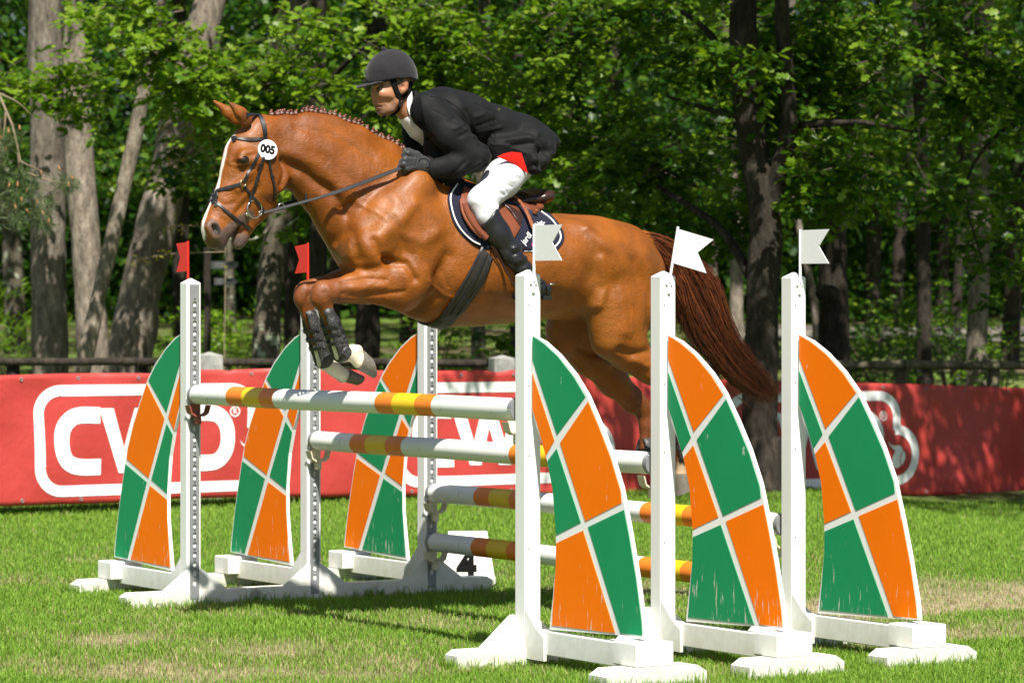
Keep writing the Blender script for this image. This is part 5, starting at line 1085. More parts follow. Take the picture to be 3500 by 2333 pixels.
# eye, hooves, mouth
for sg in (1, -1):
    p, n_ = HSK.hit(838, 551, .09) if sg == 1 else (None, None)
    if sg == 1: eye_p, eye_n = p, n_
    c = eye_p * np.array([1, sg, 1]); bm = bmesh.new(); bmesh.ops.create_uvsphere(bm, u_segments=16, v_segments=10, radius=.0195)
    bmesh.ops.transform(bm, matrix=Matrix.Translation(Vector(c) - Vector((eye_n[0], sg * eye_n[1], eye_n[2])) * .0115) @ Matrix.Diagonal((1.15, .8, .95, 1)), verts=bm.verts[:])
    me = bpy.data.meshes.new('eye'); bm.to_mesh(me); bm.free(); me.polygons.foreach_set('use_smooth', np.ones(len(me.polygons), bool)); me.materials.append(MAT['eye']); link('eye', me, horse)
def hoof(ht, tt, hb, tb, w, b0, b1):
    A, B, C, D = L(*ht, w), L(*tt, w), L(*hb, w), L(*tb, w); m = MB(); rings = []
    for s_, f in ((0, 1.0), (.12, 1.03), (.5, 1.0), (1, 1.0)):
        h = A + (C - A) * s_; t_ = B + (D - B) * s_; c = (h + t_) / 2; a = (t_ - h) / 2; bb = (b0 + (b1 - b0) * s_) * f
        rings.append([c + a * f * math.cos(k * math.pi / 8) + np.array([0, bb, 0]) * math.sin(k * math.pi / 8) for k in range(16)])
    c = (C + D) / 2; rings.append([c + (p - c) * .82 for p in rings[-1]]); up = ((A + B) / 2 - c) * .15; rings.append([c + up + (p - c) * .6 for p in rings[-1]])
    V = [p for r in rings for p in r]; F = [[i * 16 + k, i * 16 + (k + 1) % 16, (i + 1) * 16 + (k + 1) % 16, (i + 1) * 16 + k] for i in range(len(rings) - 1) for k in range(16)]
    F += [list(range(16))[::-1], [(len(rings) - 1) * 16 + k for k in range(16)]]
    m.add(V, F); return m.build('hoof', [MAT['hoof']], horse, smooth=True, auto=45)
hoof((1240, 1196), (1222, 1262), (1256, 1212), (1278, 1292), .17, .044, .054); hoof((1196, 1262), (1176, 1304), (1236, 1282), (1218, 1316), -.16, .042, .052)
hoof((2356, 1618), (2305, 1618), (2362, 1662), (2308, 1694), .17, .042, .052); hoof((2290, 1606), (2248, 1640), (2318, 1640), (2292, 1676), -.17, .042, .052)
m = MB(); m.box(L(803, 832, 0), (.012, .040, .020), .004); m.build('teeth', [MAT['tooth']], horse)
# mane braids along the crest
crest = [(930, 392), (975, 391), (1052, 396), (1136, 415), (1212, 438), (1270, 464), (1327, 493), (1384, 524)]
bp = catmull([(x, y, 0) for x, y in crest], 30)
def braid_mesh():
    bm = bmesh.new()
    for c, r, s_ in (((0, 0, .004), .0125, (1, 1, .8)), ((0, 0, .016), .0105, (1, 1, .9)), ((.004, .004, .023), .007, (1, 1, 1)), ((-.005, -.004, .009), .009, (1, 1, .8))):
        bmesh.ops.create_uvsphere(bm, u_segments=8, v_segments=6, radius=r, matrix=Matrix.Translation(c) @ Matrix.Diagonal((*s_, 1)))
    me = bpy.data.meshes.new('mane_braid'); bm.to_mesh(me); bm.free(); me.polygons.foreach_set('use_smooth', np.ones(len(me.polygons), bool)); me.materials.append(MAT['braid']); return me
def glint_mesh():
    m = MB(); m.tube([(.0088 * math.cos(a), .0088 * math.sin(a), 0) for a in np.linspace(0, 2 * math.pi, 11)], .0014, 5, False)
    me = raw_mesh('braid_glint', np.array(m.v), m.f, [MAT['band']]); return me
bme = braid_mesh(); bnd = glint_mesh()
for i, (x, y, _) in enumerate(bp):
    p = L(x + random.uniform(-2, 2), y + 6, 0); r = HSK.b.ray_cast(Vector((p[0], 0.004, p[2] + .3)), Vector((0, 0, -1)))
    z = r[0].z if r[0] else p[2]
    o = link('mane_braid', bme, horse); o.location = (p[0], .004 + random.uniform(-.004, .004), z - .001); o.rotation_euler = (random.uniform(-.4, .1), random.uniform(-.5, .3), random.uniform(0, 3)); s_ = random.uniform(.85, 1.2); o.scale = (s_, s_, s_)
    q = link('braid_glint', bnd, o); q.location = (0, 0, .0105)  # pale ring in place of the glint on the plait
# tail
def tail():
    n = 14
    outer = catmull([L(x, y, 0) for x, y in ((2168, 800), (2215, 797), (2269, 812), (2369, 880), (2436, 946), (2458, 1020), (2486, 1104), (2534, 1190), (2608, 1280), (2668, 1372))], n)
    inner = catmull([L(x, y, 0) for x, y in ((2180, 818), (2222, 842), (2262, 885), (2300, 950), (2322, 1030), (2335, 1090), (2372, 1150), (2430, 1225), (2515, 1315), (2640, 1385))], n)
    wisp = catmull([L(x, y, 0) for x, y in ((2180, 818), (2222, 842), (2258, 890), (2290, 960), (2305, 1040), (2312, 1100), (2316, 1150), (2322, 1180), (2330, 1200), (2335, 1215))], n)
    V = []; F = []; C = []
    for i in range(2300):
        u = rng.random(); g = outer * (1 - u) + inner * u
        if i % 14 == 0: q = rng.random(); g = (inner * (1 - q) + wisp * q)
        wv = (rng.normal() * .35) * (.028 + .052 * np.sin(np.linspace(.15, 2.6, n)))
        end = 1.0 - .5 * rng.random() ** 1.7; g = catmull(g, 30)[:max(8, int(30 * end))]; g = g[np.linspace(0, len(g) - 1, n).astype(int)]
        off = np.zeros((n, 3)); off[:, 1] = wv; ph = rng.random(3) * 6
        s_ = np.linspace(0, 1, n); amp = .010 * s_ + .004
        off[:, 0] = np.sin(s_ * 7 + ph[0]) * amp; off[:, 2] = np.sin(s_ * 6 + ph[1]) * amp; off[:, 1] += np.sin(s_ * 5 + ph[2]) * amp * 1.6; off[:, 2] += (rng.random() < .12) * rng.normal() * .05 * s_ ** 2; off[:, 0] += (rng.random() < .12) * rng.normal() * .05 * s_ ** 2
        clump = math.sin(u * 40) * .012; off[:, 1] += clump * s_
        P = g + off; r = np.linspace(.0018, .0005, n) * rng.uniform(.7, 1.3)
        T = np.gradient(P, axis=0); T /= np.linalg.norm(T, axis=1)[:, None]; a = np.cross(T, [0, 1, 0]); a /= np.maximum(np.linalg.norm(a, axis=1), 1e-6)[:, None]; b = np.cross(T, a)
        base = sum(map(len, V)); ring = np.stack([P + (a * math.cos(k) + b * math.sin(k)) * r[:, None] for k in (0, 2.1, 4.2)], 1).reshape(-1, 3); V.append(ring)
        idx = np.arange(n - 1)[:, None] * 3 + base
        for k in range(3): F.append(np.concatenate([idx + k, idx + (k + 1) % 3, idx + 3 + (k + 1) % 3, idx + 3 + k], 1))
        tone = rng.random() ** 2.2 * 1.1; fade = np.clip(1.2 - s_ * 1.05, .18, 1); C.append(np.repeat((tone * fade + .25 * fade)[:, None], 3, 1).reshape(-1, 1) * np.ones(3))
    return obj('tail', np.vstack(V), np.vstack(F), [MAT['tail']], horse, col=np.vstack(C))
tail()

# ---------------------------------------------------------------- tack
pad = tw_thing('saddle_pad', 'navy saddle pad with white piping and white lettering under the brown saddle', 'saddle pad')
pf = [(1555, 612), (1531, 665), (1533, 710), (1548, 760), (1575, 800), (1612, 832), (1645, 850)]
pr = [(1815, 690), (1856, 718), (1890, 745), (1921, 788), (1926, 822), (1905, 852), (1884, 862)]
_, padtop = drape('pad_cloth', HSK, pf, pr, MAT['navy'], pad, thick=.013, lift=.001, nu=26, nv=20, mirror=True)
PV = np.vstack([HV]); PADF = np.arange(26 * 20).reshape(20, 26); PADQ = np.stack([PADF[:-1, :-1], PADF[:-1, 1:], PADF[1:, 1:], PADF[1:, :-1]], -1).reshape(-1, 4)
PSK = Skin(np.vstack([HV, padtop.reshape(-1, 3)]), np.vstack([HF, PADQ + len(HV)]))
strap('piping', PSK, [(1566, 625), (1541, 668), (1544, 710), (1558, 755), (1584, 794), (1618, 824), (1640, 836)], .0065, MAT['white_cloth'], pad, .005, .001, mirror=True)
strap('piping', PSK, [(1850, 724), (1886, 752), (1911, 790), (1915, 818), (1897, 843), (1878, 852), (1830, 857), (1790, 858)], .0065, MAT['white_cloth'], pad, .005, .001, mirror=True)
def pad_text(body, px, py, size, ang):
    p, n_ = PSK.hit(px, py, .3); p2, _ = PSK.hit(px + 20 * math.cos(ang), py - 20 * math.sin(ang), .3)
    X = Vector(p2 - p).normalized(); Z = Vector(n_); Z = (Z - X * Z.dot(X)).normalized(); Y = Z.cross(X)
    mt = Matrix((X, Y, Z)).transposed().to_4x4(); mt.translation = Vector(p) + Z * .005
    text_mesh('lettering', body, size, mt, MAT['white_print'], pad, .0012)
pad_text('jardl', 1798, 816, .043, math.radians(52)); pad_text('dblgs.', 1842, 768, .042, math.radians(38))
m = MB(); p, n_ = PSK.hit(1822, 838, .3); m.tube([Vector(p) + Vector(n_) * .002, Vector(p) + Vector(n_) * .005], [.010, .010], 14); m.build('printed_dot', [MAT['pink']], pad)

saddle = tw_thing('saddle', 'brown leather jumping saddle with raised cantle on the navy pad', 'saddle')
SS = Sdf((-1.75, -.26, 1.75), (-.55, .26, 2.25), .008)
SS.chain([nd(1560, 612, 22, 0, .05), nd(1590, 650, 24, 0, .09), nd(1640, 690, 20, 0, .12), nd(1712, 697, 21, 0, .14), nd(1763, 686, 26, 0, .16), nd(1806, 678, 29, 0, .17), nd(1830, 672, 23, 0, .165), nd(1838, 664, 13, 0, .14)], .03)
sv, sf = SS.mesh(2); obj('seat', sv, sf, [MAT['dark_leather']], saddle)
SP = Sdf((-1.75, -.26, 1.65), (-.55, .26, 2.2), .008)
for sg in (1, -1): SP.chain([nd(1600, 700, 24, sg * .13, .05), nd(1700, 728, 24, sg * .14, .055), nd(1790, 722, 26, sg * .13, .06), nd(1838, 708, 16, sg * .12, .05)], .03)
sv, sf = SP.mesh(2); obj('panel', sv, sf, [MAT['brown_leather']], saddle)
fl, ftop = drape('flap', PSK, [(1585, 640), (1572, 690), (1590, 740), (1618, 785), (1655, 818), (1700, 838)], [(1730, 715), (1762, 712), (1780, 740), (1776, 775), (1765, 800), (1745, 832)], MAT['brown_leather'], saddle, thick=.010, lift=.006, mirror=True)
strap('knee_roll', PSK, [(1580, 705), (1600, 752), (1628, 790), (1658, 818)], .03, MAT['brown_leather'], saddle, .022, .016, mirror=True)
strap('flap_edge', PSK, [(1570, 690), (1578, 735), (1604, 778), (1640, 814)], .012, MAT['tan_leather'], saddle, .012, .014)
drape('skirt', PSK, [(1700, 694), (1712, 705), (1730, 722)], [(1775, 735), (1778, 752), (1770, 775)], MAT['dark_leather'], saddle, thick=.008, lift=.018, nu=6, nv=8)
strap('stirrup_strap', PSK, [(1706, 684), (1736, 684), (1766, 706), (1790, 742), (1806, 778), (1822, 812)], .020, MAT['tan_leather'], saddle, .006, .030)
for x, y in ((1737, 688), (1753, 698), (1768, 713), (1782, 728), (1794, 746), (1804, 765), (1815, 787)):
    p, n_ = PSK.hit(x, y, .3); m = MB(); m.tube([Vector(p) + Vector(n_) * .0355, Vector(p) + Vector(n_) * .0372], .0022, 8); m.build('strap_hole', [MAT['black_print']], saddle)
m = MB(); p, n_ = PSK.hit(1839, 712, .25); m.tube([Vector(p) + Vector(n_) * .01, Vector(p) + Vector(n_) * .03], [.012, .010], 10); m.build('panel_stud', [MAT['tan_leather']], saddle)
girth = tw_thing('girth', 'wide dark girth with ribbed edges running down round the horse belly', 'girth')
def girth_post(P): return P
gl = [(1645, 842), (1614, 905), (1576, 972), (1536, 1036), (1510, 1072), (1492, 1090)]; gr = [(1684, 884), (1658, 955), (1622, 1014), (1590, 1056), (1568, 1080), (1554, 1094)]
_, gtop = drape('girth_strap', HSK, gl, gr, MAT['girth'], girth, thick=.012, lift=.002, nu=12, nv=24, w=.26, mirror=True)
GV = np.vstack([HV, gtop.reshape(-1, 3)]); gq = np.arange(12 * 24).reshape(24, 12); gq = np.stack([gq[:-1, :-1], gq[:-1, 1:], gq[1:, 1:], gq[1:, :-1]], -1).reshape(-1, 4); GSK = Skin(GV, np.vstack([HF, gq + len(HV)]))
for u in (.10, .52, .90):
    pts = [(a[0] * (1 - u) + b[0] * u, a[1] * (1 - u) + b[1] * u) for a, b in zip(gl, gr)]
    strap('stitched_edge', GSK, pts[:-1], .012, MAT['strap_leather'], girth, .005, .001, w=.3)
# closing band under the belly
a, b = gtop[-1, 0], gtop[-1, -1]; m = MB(); row = []; wn = min(a[1], b[1])
for i in range(13):
    s_ = 1 - 2 * i / 12; r_ = []
    for q in (a, b):
        w_ = q[1] * s_; h_ = HSK.b.ray_cast(Vector((q[0], w_, .9)), Vector((0, 0, 1))); z_ = (h_[0].z if h_[0] else q[2]) - .012
        r_.append(np.array([q[0], w_, z_ if abs(s_) < .95 else q[2]]))
    row.append(r_)
V = [p for r in row for p in r] + [p + np.array([0, 0, .010]) for r in row for p in r]; k = len(row) * 2; n_ = len(row) - 1
F = [[2 * i, 2 * i + 1, 2 * i + 3, 2 * i + 2] for i in range(n_)] + [[k + 2 * i + 2, k + 2 * i + 3, k + 2 * i + 1, k + 2 * i] for i in range(n_)] + [[2 * i, 2 * i + 2, k + 2 * i + 2, k + 2 * i] for i in range(n_)] + [[2 * i + 3, 2 * i + 1, k + 2 * i + 1, k + 2 * i + 3] for i in range(n_)]
m.add(V, F); m.build('belly_band', [MAT['girth']], girth, smooth=True)

bridle = tw_thing('bridle', 'black leather bridle with crossed noseband and long reins on the horse head', 'bridle')
A2 = lambda pts: [(600 + x / 2.613, 300 + y / 2.613) for x, y in pts]
bl = MAT['strap_leather']
strap('headpiece', HSK, A2([(722, 236), (760, 262), (785, 330), (797, 400), (800, 470)]), .022, bl, bridle, .005, mirror=True)
strap('browband', HSK, A2([(492, 432), (540, 452), (620, 462), (700, 463), (792, 460)]), .016, bl, bridle, .006, w=.07)
strap('cheekpiece', HSK, A2([(745, 590), (690, 690), (640, 780), (612, 840)]), .014, bl, bridle, .005, mirror=True)
strap('bit_cheekpiece', HSK, A2([(785, 620), (760, 700), (730, 800), (700, 900), (672, 970), (655, 1040)]), .013, bl, bridle, .005, .004, mirror=True)
strap('throat_lash', HSK, A2([(830, 640), (850, 760), (875, 860), (885, 930), (875, 1000)]), .012, bl, bridle, .005, .003, mirror=True)
strap('noseband', HSK, A2([(318, 940), (400, 912), (500, 885), (590, 858)]), .017, bl, bridle, .005, mirror=True)
strap('noseband', HSK, A2([(606, 868), (650, 930), (710, 1000), (770, 1075), (790, 1120)]), .014, bl, bridle, .005, mirror=True)
strap('flash_strap', HSK, A2([(312, 975), (380, 1040), (460, 1110), (530, 1165), (580, 1205), (630, 1240), (660, 1265)]), .014, bl, bridle, .005, .002, w=.06, mirror=True)
strap('nose_pad', HSK, A2([(305, 920), (318, 950), (316, 985)]), .028, bl, bridle, .008, w=.03, mirror=True)
for xy in ((730, 805), (745, 690), (862, 790), (586, 1198)):
    (x, y), = A2([xy]); p, n_ = HSK.hit(x, y, .07); q, _ = HSK.hit(x + 6, y + 2, .07); X = Vector(q - p).normalized(); Z = Vector(n_); Y = Z.cross(X).normalized(); m = MB()
    r = Matrix((X, Y, Z)).transposed().to_4x4(); m.box(Vector(p) + Z * .007, (.020, .009, .006), .002, rot=r); m.build('keeper', [MAT['black_leather']], bridle)
def ring(name, px, py, r, tr, mat_, w, parent, sx=1.0):
    c = L(px, py, w); m = MB(); m.tube([c + np.array([r * sx * math.cos(a), .15 * r * math.cos(a), r * math.sin(a)]) for a in np.linspace(0, 2 * math.pi, 25)], tr, 6, False); return m.build(name, [mat_], parent, smooth=True)
br, _ = HSK.hit(868, 716, .06); ring('bit_ring', 870, 715, .041, .0042, MAT['steel'], br[1] + .008, bridle); ring('bit_ring', 870, 715, .041, .0042, MAT['steel'], -br[1] - .008, bridle)
(x, y), = A2([(603, 853)]); p, _ = HSK.hit(x, y, .08); ring('cheek_ring', x, y, .015, .0026, MAT['brass'], p[1] + .005, bridle); ring('cheek_ring', x, y, .015, .0026, MAT['brass'], -p[1] - .005, bridle)
m = MB(); c = L(845, 733, br[1] + .004); m.tube([c + np.array([0, .006, 0]), c, L(835, 735, 0)], [.010, .011, .006], 8); m.build('bit_mouthpiece', [MAT['steel']], bridle, smooth=True)
hand_n = L(1372, 574, .19)
def rein(sg, end, name='rein'):
    a = L(902, 727, br[1] + .012); a = a * np.array([1, sg, 1]); P = catmull([a, (a * .5 + end * .5) + np.array([0, sg * .02, -.012]), end], 30); N = np.tile([0.25, sg * 1.0, .25], (30, 1))
    wd = [.014] * 14 + [.018] * 16
    return ribbon(name, P, N, wd, .006, -.003, bl, bridle)
rein(1, hand_n); rein(-1, L(1390, 560, -.15))
for sg in (1, -1):
    for f in (.125, .265, .30):
        c = L(902, 727, br[1] + .012) * np.array([1, sg, 1]) * (1 - f) + (hand_n if sg == 1 else L(1390, 560, -.15)) * f
        if f < .2: 
            m = MB(); m.tube([c + np.array([.017 * math.cos(a), 0, .017 * math.sin(a)]) for a in np.linspace(0, 2 * math.pi, 19)], .0032, 6, False); m.build('rein_ring', [MAT['steel']], bridle, smooth=True)
        elif f > .28 or sg < 0:
            m = MB(); m.box(c, (.010, .012, .052), .004); m.build('rein_stop', [bl], bridle)
ring('rein_link', 890, 728, .008, .003, MAT['steel'], br[1] + .012, bridle)
num = tw_thing('number_tag', 'round white number tag reading 005 on the bridle below the browband', 'number tag')
p, n_ = HSK.hit(910, 512, .08)
Z = Vector((.18, 1.0, .12)).normalized(); X = Vector((-1, .18, -.18)); X = (X - Z * X.dot(Z)).normalized(); Y = Z.cross(X); R4 = Matrix((X, Y, Z)).transposed().to_4x4(); R4.translation = Vector(p) + Vector((0, .014, 0))
m = MB(); m.tube([R4 @ Vector((0, 0, -.0015)), R4 @ Vector((0, 0, .0015))], [.047, .047], 40)
m2 = m.build('disc', [MAT['white_plastic']], num); m2.scale = (1, 1, 1)
text_mesh('digits', '005', .052, R4 @ Matrix.Translation((0, 0, .002)), MAT['black_print'], num, .0008, bold=.0030, sx=.90)

def tendon_boot(label, pts, w, outer_sg, r, fet):
    b = tw_thing('tendon_boot', label, 'horse boot', 'tendon boots on the horse legs')
    B = Sdf((min(L(x, y, w)[0] for x, y in pts) - .12, w - .09, min(L(x, y, w)[2] for x, y in pts) - .12), (max(L(x, y, w)[0] for x, y in pts) + .12, w + .09, max(L(x, y, w)[2] for x, y in pts) + .12), .005)
    ns = [nd(x, y, r, w, r * .0014 + .006) for x, y in pts]; ns = [(n0[0], n0[1], n0[2], n0[3] * q, n0[4] * q) for n0, q in zip(ns, (.92, 1.0, .98, 1.06, 1.12))]
    B.chain(ns, .02)
    d = np.array(ns[-1][:3]) - np.array(ns[0][:3]); d = d / np.linalg.norm(d); ft = np.array([d[2], 0, -d[0]])
    if ft[0] < 0: ft = -ft
    c0 = np.array(ns[0][:3]) + ft * .055; c1 = np.array(ns[-1][:3]) + ft * .062
    B.seg((*c0, .041, .046), (*c1, .041, .046), .006, cut=True)                         # open front
    V, F = B.mesh(1); obj('shell', V, F, [MAT['boot_shell']], b); SK = Skin(V, F)
    for u in (.30, .50, .70):
        c = np.array(ns[0][:3]) + (np.array(ns[-1][:3]) - np.array(ns[0][:3])) * u; q = ns[2][3] * 1.04 + .003; qb = ns[2][4] * 1.04 + .003
        P = [c + ft * q * math.cos(a) + np.array([0, qb * math.sin(a), 0]) for a in np.linspace(0, 2 * math.pi, 21)]; N = [ft * math.cos(a) + np.array([0, math.sin(a), 0]) for a in np.linspace(0, 2 * math.pi, 21)]
        st = ribbon('strap', P, N, .017, .004, -.001, MAT['black_leather'], b)
        mm = MB(); mm.box(c + np.array([0, (qb + .004) * outer_sg, 0]), (.018, .006, .020), .002); mm.build('buckle', [MAT['boot_shell']], st)
    c = np.array(ns[-1][:3]) + np.array([0, (ns[-1][4] + .001) * outer_sg, 0]) - ft * .004; mm = MB(); mm.tube([c, c + np.array([0, .006 * outer_sg, 0])], [.026, .020], 16); mm.build('fetlock_cup', [MAT['boot_shell']], b, smooth=True, auto=40)
    return b
tendon_boot('dusty black tendon boot with three straps on the nearer raised foreleg', [(1116, 1072), (1128, 1105), (1140, 1138), (1152, 1172), (1164, 1204)], .17, 1, 31, None)
tendon_boot('dark tendon boot on the farther foreleg, half behind the nearer one', [(1054, 1078), (1066, 1112), (1078, 1146), (1090, 1180), (1104, 1228)], -.16, 1, 30, None)
tendon_boot('short dusty boot on the hind leg right of the middle white post', [(2308, 1455), (2313, 1475), (2319, 1500), (2323, 1525), (2328, 1550)], .17, 1, 31, None)
tendon_boot('short boot on the hind leg just left of the middle white post', [(2206, 1518), (2206, 1532), (2207, 1548), (2209, 1562), (2212, 1576)], -.17, 1, 30, None)
# ---------------------------------------------------------------- the rider
person = tw_thing('person', 'rider in black jacket, white breeches and charcoal helmet crouched forward over the horse', 'person')
# one continuous body: head, neck, trunk, arms, hands and legs
B = Sdf((-1.85, -.42, 1.30), (.10, .42, 2.92), .0053)
B.chain([nd(1350, 262, 70, 0, .076), nd(1335, 290, 66, 0, .074), nd(1322, 322, 50, 0, .063), nd(1318, 350, 42, 0, .056), nd(1318, 368, 27, 0, .042), nd(1308, 380, 15, 0, .026)], .02)
B.chain([nd(1354, 348, 15, .050, .016), nd(1334, 372, 11, .038, .014), nd(1312, 384, 9, .015, .018)], .02); B.chain([nd(1354, 348, 15, -.050, .016), nd(1334, 372, 11, -.038, .014), nd(1312, 384, 9, -.015, .018)], .02)
B.chain([nd(1285, 294, 10, .026, .020), nd(1285, 294, 10, -.026, .020)], .012)                              # brow
B.chain([nd(1278, 302, 7, 0, .009), nd(1277, 318, 8, 0, .010), nd(1276, 334, 8.5, 0, .012)], .008)               # nose
for sg in (1, -1):
    B.chain([nd(1284, 338, 6, sg * .013, .007)], .006)
    B.chain([nd(1306, 320, 16, sg * .046, .018), nd(1334, 322, 16, sg * .060, .014)], .02)                  # cheekbone
    B.chain([nd(1296, 305, 8, sg * .034, .014)], .010, cut=True)                                            # eye socket
    B.chain([nd(1324, 350, 10, sg * .064, .014)], .02, cut=True)                                            # hollow cheek
    B.chain([nd(1287, 357, 5.5, 0, .010), nd(1296, 359, 4.5, sg * .018, .008), nd(1304, 362, 3, sg * .028, .006)], .006)   # upper lip
    B.chain([nd(1290, 370, 6, 0, .010), nd(1298, 369, 5, sg * .016, .009), nd(1304, 366, 3, sg * .026, .006)], .006)       # lower lip
B.chain([nd(1294, 378, 4, 0, .016)], .008, cut=True)
B.chain([nd(1305, 384, 10, 0, .019)], .012)
for sg in (1, -1):
    B.chain([nd(1382, 285, 17, sg * .078, .010), nd(1380, 300, 16, sg * .078, .010), nd(1374, 316, 9, sg * .074, .009)], .008)   # ear
    B.chain([nd(1379, 297, 8, sg * .090, .010)], .006, cut=True)
B.chain([nd(1372, 340, 40, 0, .052), nd(1400, 378, 42, 0, .056), nd(1435, 410, 52, 0, .075)], .03)
B.chain([nd(1462, 405, 52, 0, .12), nd(1530, 412, 66, 0, .13), nd(1640, 440, 62, 0, .12), nd(1750, 485, 66, 0, .12), nd(1795, 515, 58, 0, .12)], .05)
wrist_f = (1432, 560)
for sg in (1, -1):
    B.chain([nd(1475, 392, 36, sg * .14, .05), nd(1555, 480, 30, sg * .225, .038), nd(1632, 545, 25, sg * .26, .032)], .03)
    if sg == 1: B.chain([nd(1632, 545, 25, .26, .032), nd(1550, 572, 23, .23, .030), nd(1474, 576, 21, .19, .026)], .03)
    else: B.chain([nd(1620, 545, 25, -.26, .032), nd(1540, 568, 23, -.20, .03), nd(1440, 556, 22, -.15, .028)], .03)
    B.chain([nd(1790, 520, 52, sg * .10, .075), nd(1718, 612, 44, sg * .20, .06), nd(1650, 688, 33, sg * .275, .045), nd(1668, 745, 25, sg * .305, .036), nd(1735, 852, 25, sg * .322, .036), nd(1788, 922, 19, sg * .325, .028), nd(1800, 950, 20, sg * .325, .028)], .03)
    B.chain([nd(1850, 990, 16, sg * .325, .024), nd(1800, 988, 17, sg * .325, .028), nd(1772, 1008, 10, sg * .325, .028)], .02)
def hand(sink, o, w, sg, extra=0.0, k=.008):
    """palm, four curled fingers of different lengths closed on the rein, thumb from the side of the palm"""
    e = extra
    def q(x, y, r, dw, b=None): 
        n_ = nd(x + o[0], y + o[1], r + e, w + sg * dw, b); return n_
    m1 = .00137
    sink.chain([q(1472, 577, 22, 0, .020 + e * m1 * 1.3), q(1448, 565, 27, .004, .018 + e * m1 * 1.3), q(1418, 552, 30, .006, .016 + e * m1 * 1.3)], .012)
    for (ax, ay), (bx, by), (cx, cy), (dx, dy), r in (((1420, 530), (1394, 524), (1382, 530), (1392, 540), 8.5), ((1414, 545), (1384, 546), (1374, 555), (1386, 564), 9), ((1413, 558), (1380, 562), (1369, 570), (1383, 578), 8.6), ((1418, 570), (1390, 577), (1379, 584), (1392, 590), 7.6)):
        sink.chain([q(ax, ay, r + 1, .010, .012 + e * m1), q(bx, by, r, .012, .0115 + e * m1)], k); sink.chain([q(bx, by, r, .012, .0115 + e * m1), q(cx, cy, r - .5, -.006, .011 + e * m1), q(dx, dy, r - 1.5, -.028, .010 + e * m1)], k)
    sink.chain([q(1452, 552, 11, -.012, .013 + e * m1), q(1424, 528, 9.5, -.020, .012 + e * m1), q(1398, 518, 8.5, -.022, .011 + e * m1), q(1384, 514, 7, -.020, .010 + e * m1)], k)
hand(B, (0, 0), .185, 1); hand(B, (-34, -14), -.15, -1)
bv, bf = B.mesh(1); bn = normals(bv, bf)
bv = strokes(bv, bn, [([(1288, 342), (1302, 352), (1312, 368)], -.003, .005), ([(1284, 364), (1296, 364), (1305, 364)], -.0035, .0035), ([(1292, 310), (1308, 312)], -.0015, .004), ([(1290, 298), (1310, 297)], .002, .004), ([(1326, 345), (1330, 365)], -.002, .012)], .03)
bc = np.tile(np.array([.36, .165, .088]), (len(bv), 1))
def bmix(m, c):
    global bc
    m = np.clip(m, 0, 1)[:, None]; bc = bc * (1 - m) + np.array(c) * m
def bnear(px, py, w, r, soft=.5):
    d = np.linalg.norm(bv - L(px, py, w), axis=1); return 1 - sstep(r * (1 - soft), r, d)
for sg in (1, -1):
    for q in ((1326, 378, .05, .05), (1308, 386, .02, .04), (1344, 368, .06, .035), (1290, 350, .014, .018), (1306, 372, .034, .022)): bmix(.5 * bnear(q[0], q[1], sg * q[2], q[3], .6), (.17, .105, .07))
    bmix(.30 * bnear(1312, 328, sg * .055, .035, .7), (.42, .15, .08)); bmix(.3 * bnear(1276, 336, 0, .018, .6), (.42, .15, .09))
    for q in ((1286, 295, .020), (1294, 293, .032), (1304, 294, .045)): bmix(.85 * bnear(q[0], q[1], sg * q[2], .013, .5), (.035, .022, .016))
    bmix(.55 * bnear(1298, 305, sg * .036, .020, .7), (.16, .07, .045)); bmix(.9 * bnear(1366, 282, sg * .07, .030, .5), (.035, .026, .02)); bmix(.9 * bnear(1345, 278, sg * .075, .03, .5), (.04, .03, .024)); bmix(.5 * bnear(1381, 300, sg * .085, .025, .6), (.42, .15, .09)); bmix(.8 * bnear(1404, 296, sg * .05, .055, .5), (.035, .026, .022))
    for q in ((1288, 359, .004), (1296, 360, .018), (1290, 370, .004), (1298, 369, .016)): bmix(.75 * bnear(q[0], q[1], sg * q[2], .011, .5), (.30, .10, .075))
    for q in ((1284, 364, 0), (1291, 364, .012), (1298, 364, .021), (1305, 364, .029)): bmix(.95 * bnear(q[0], q[1], sg * q[2], .0075, .4), (.03, .010, .008))
obj('body', bv, bf, [MAT['skin']], person, col=bc)
BSK = Skin(bv, bf)
for sg in (1, -1):
    c = L(1300, 304, sg * .034); 
    for nm, r, off, mm in (('eye', .0105, (0, 0, 0), 'eye_white'), ('iris', .0060, (.0062, sg * .0015, .001), 'eye')):
        bm = bmesh.new(); bmesh.ops.create_uvsphere(bm, u_segments=12, v_segments=8, radius=r, matrix=Matrix.Translation(Vector(c) + Vector(off)))
        me = bpy.data.meshes.new(nm); bm.to_mesh(me); bm.free(); me.polygons.foreach_set('use_smooth', np.ones(len(me.polygons), bool)); me.materials.append(MAT[mm]); link(nm, me, person)
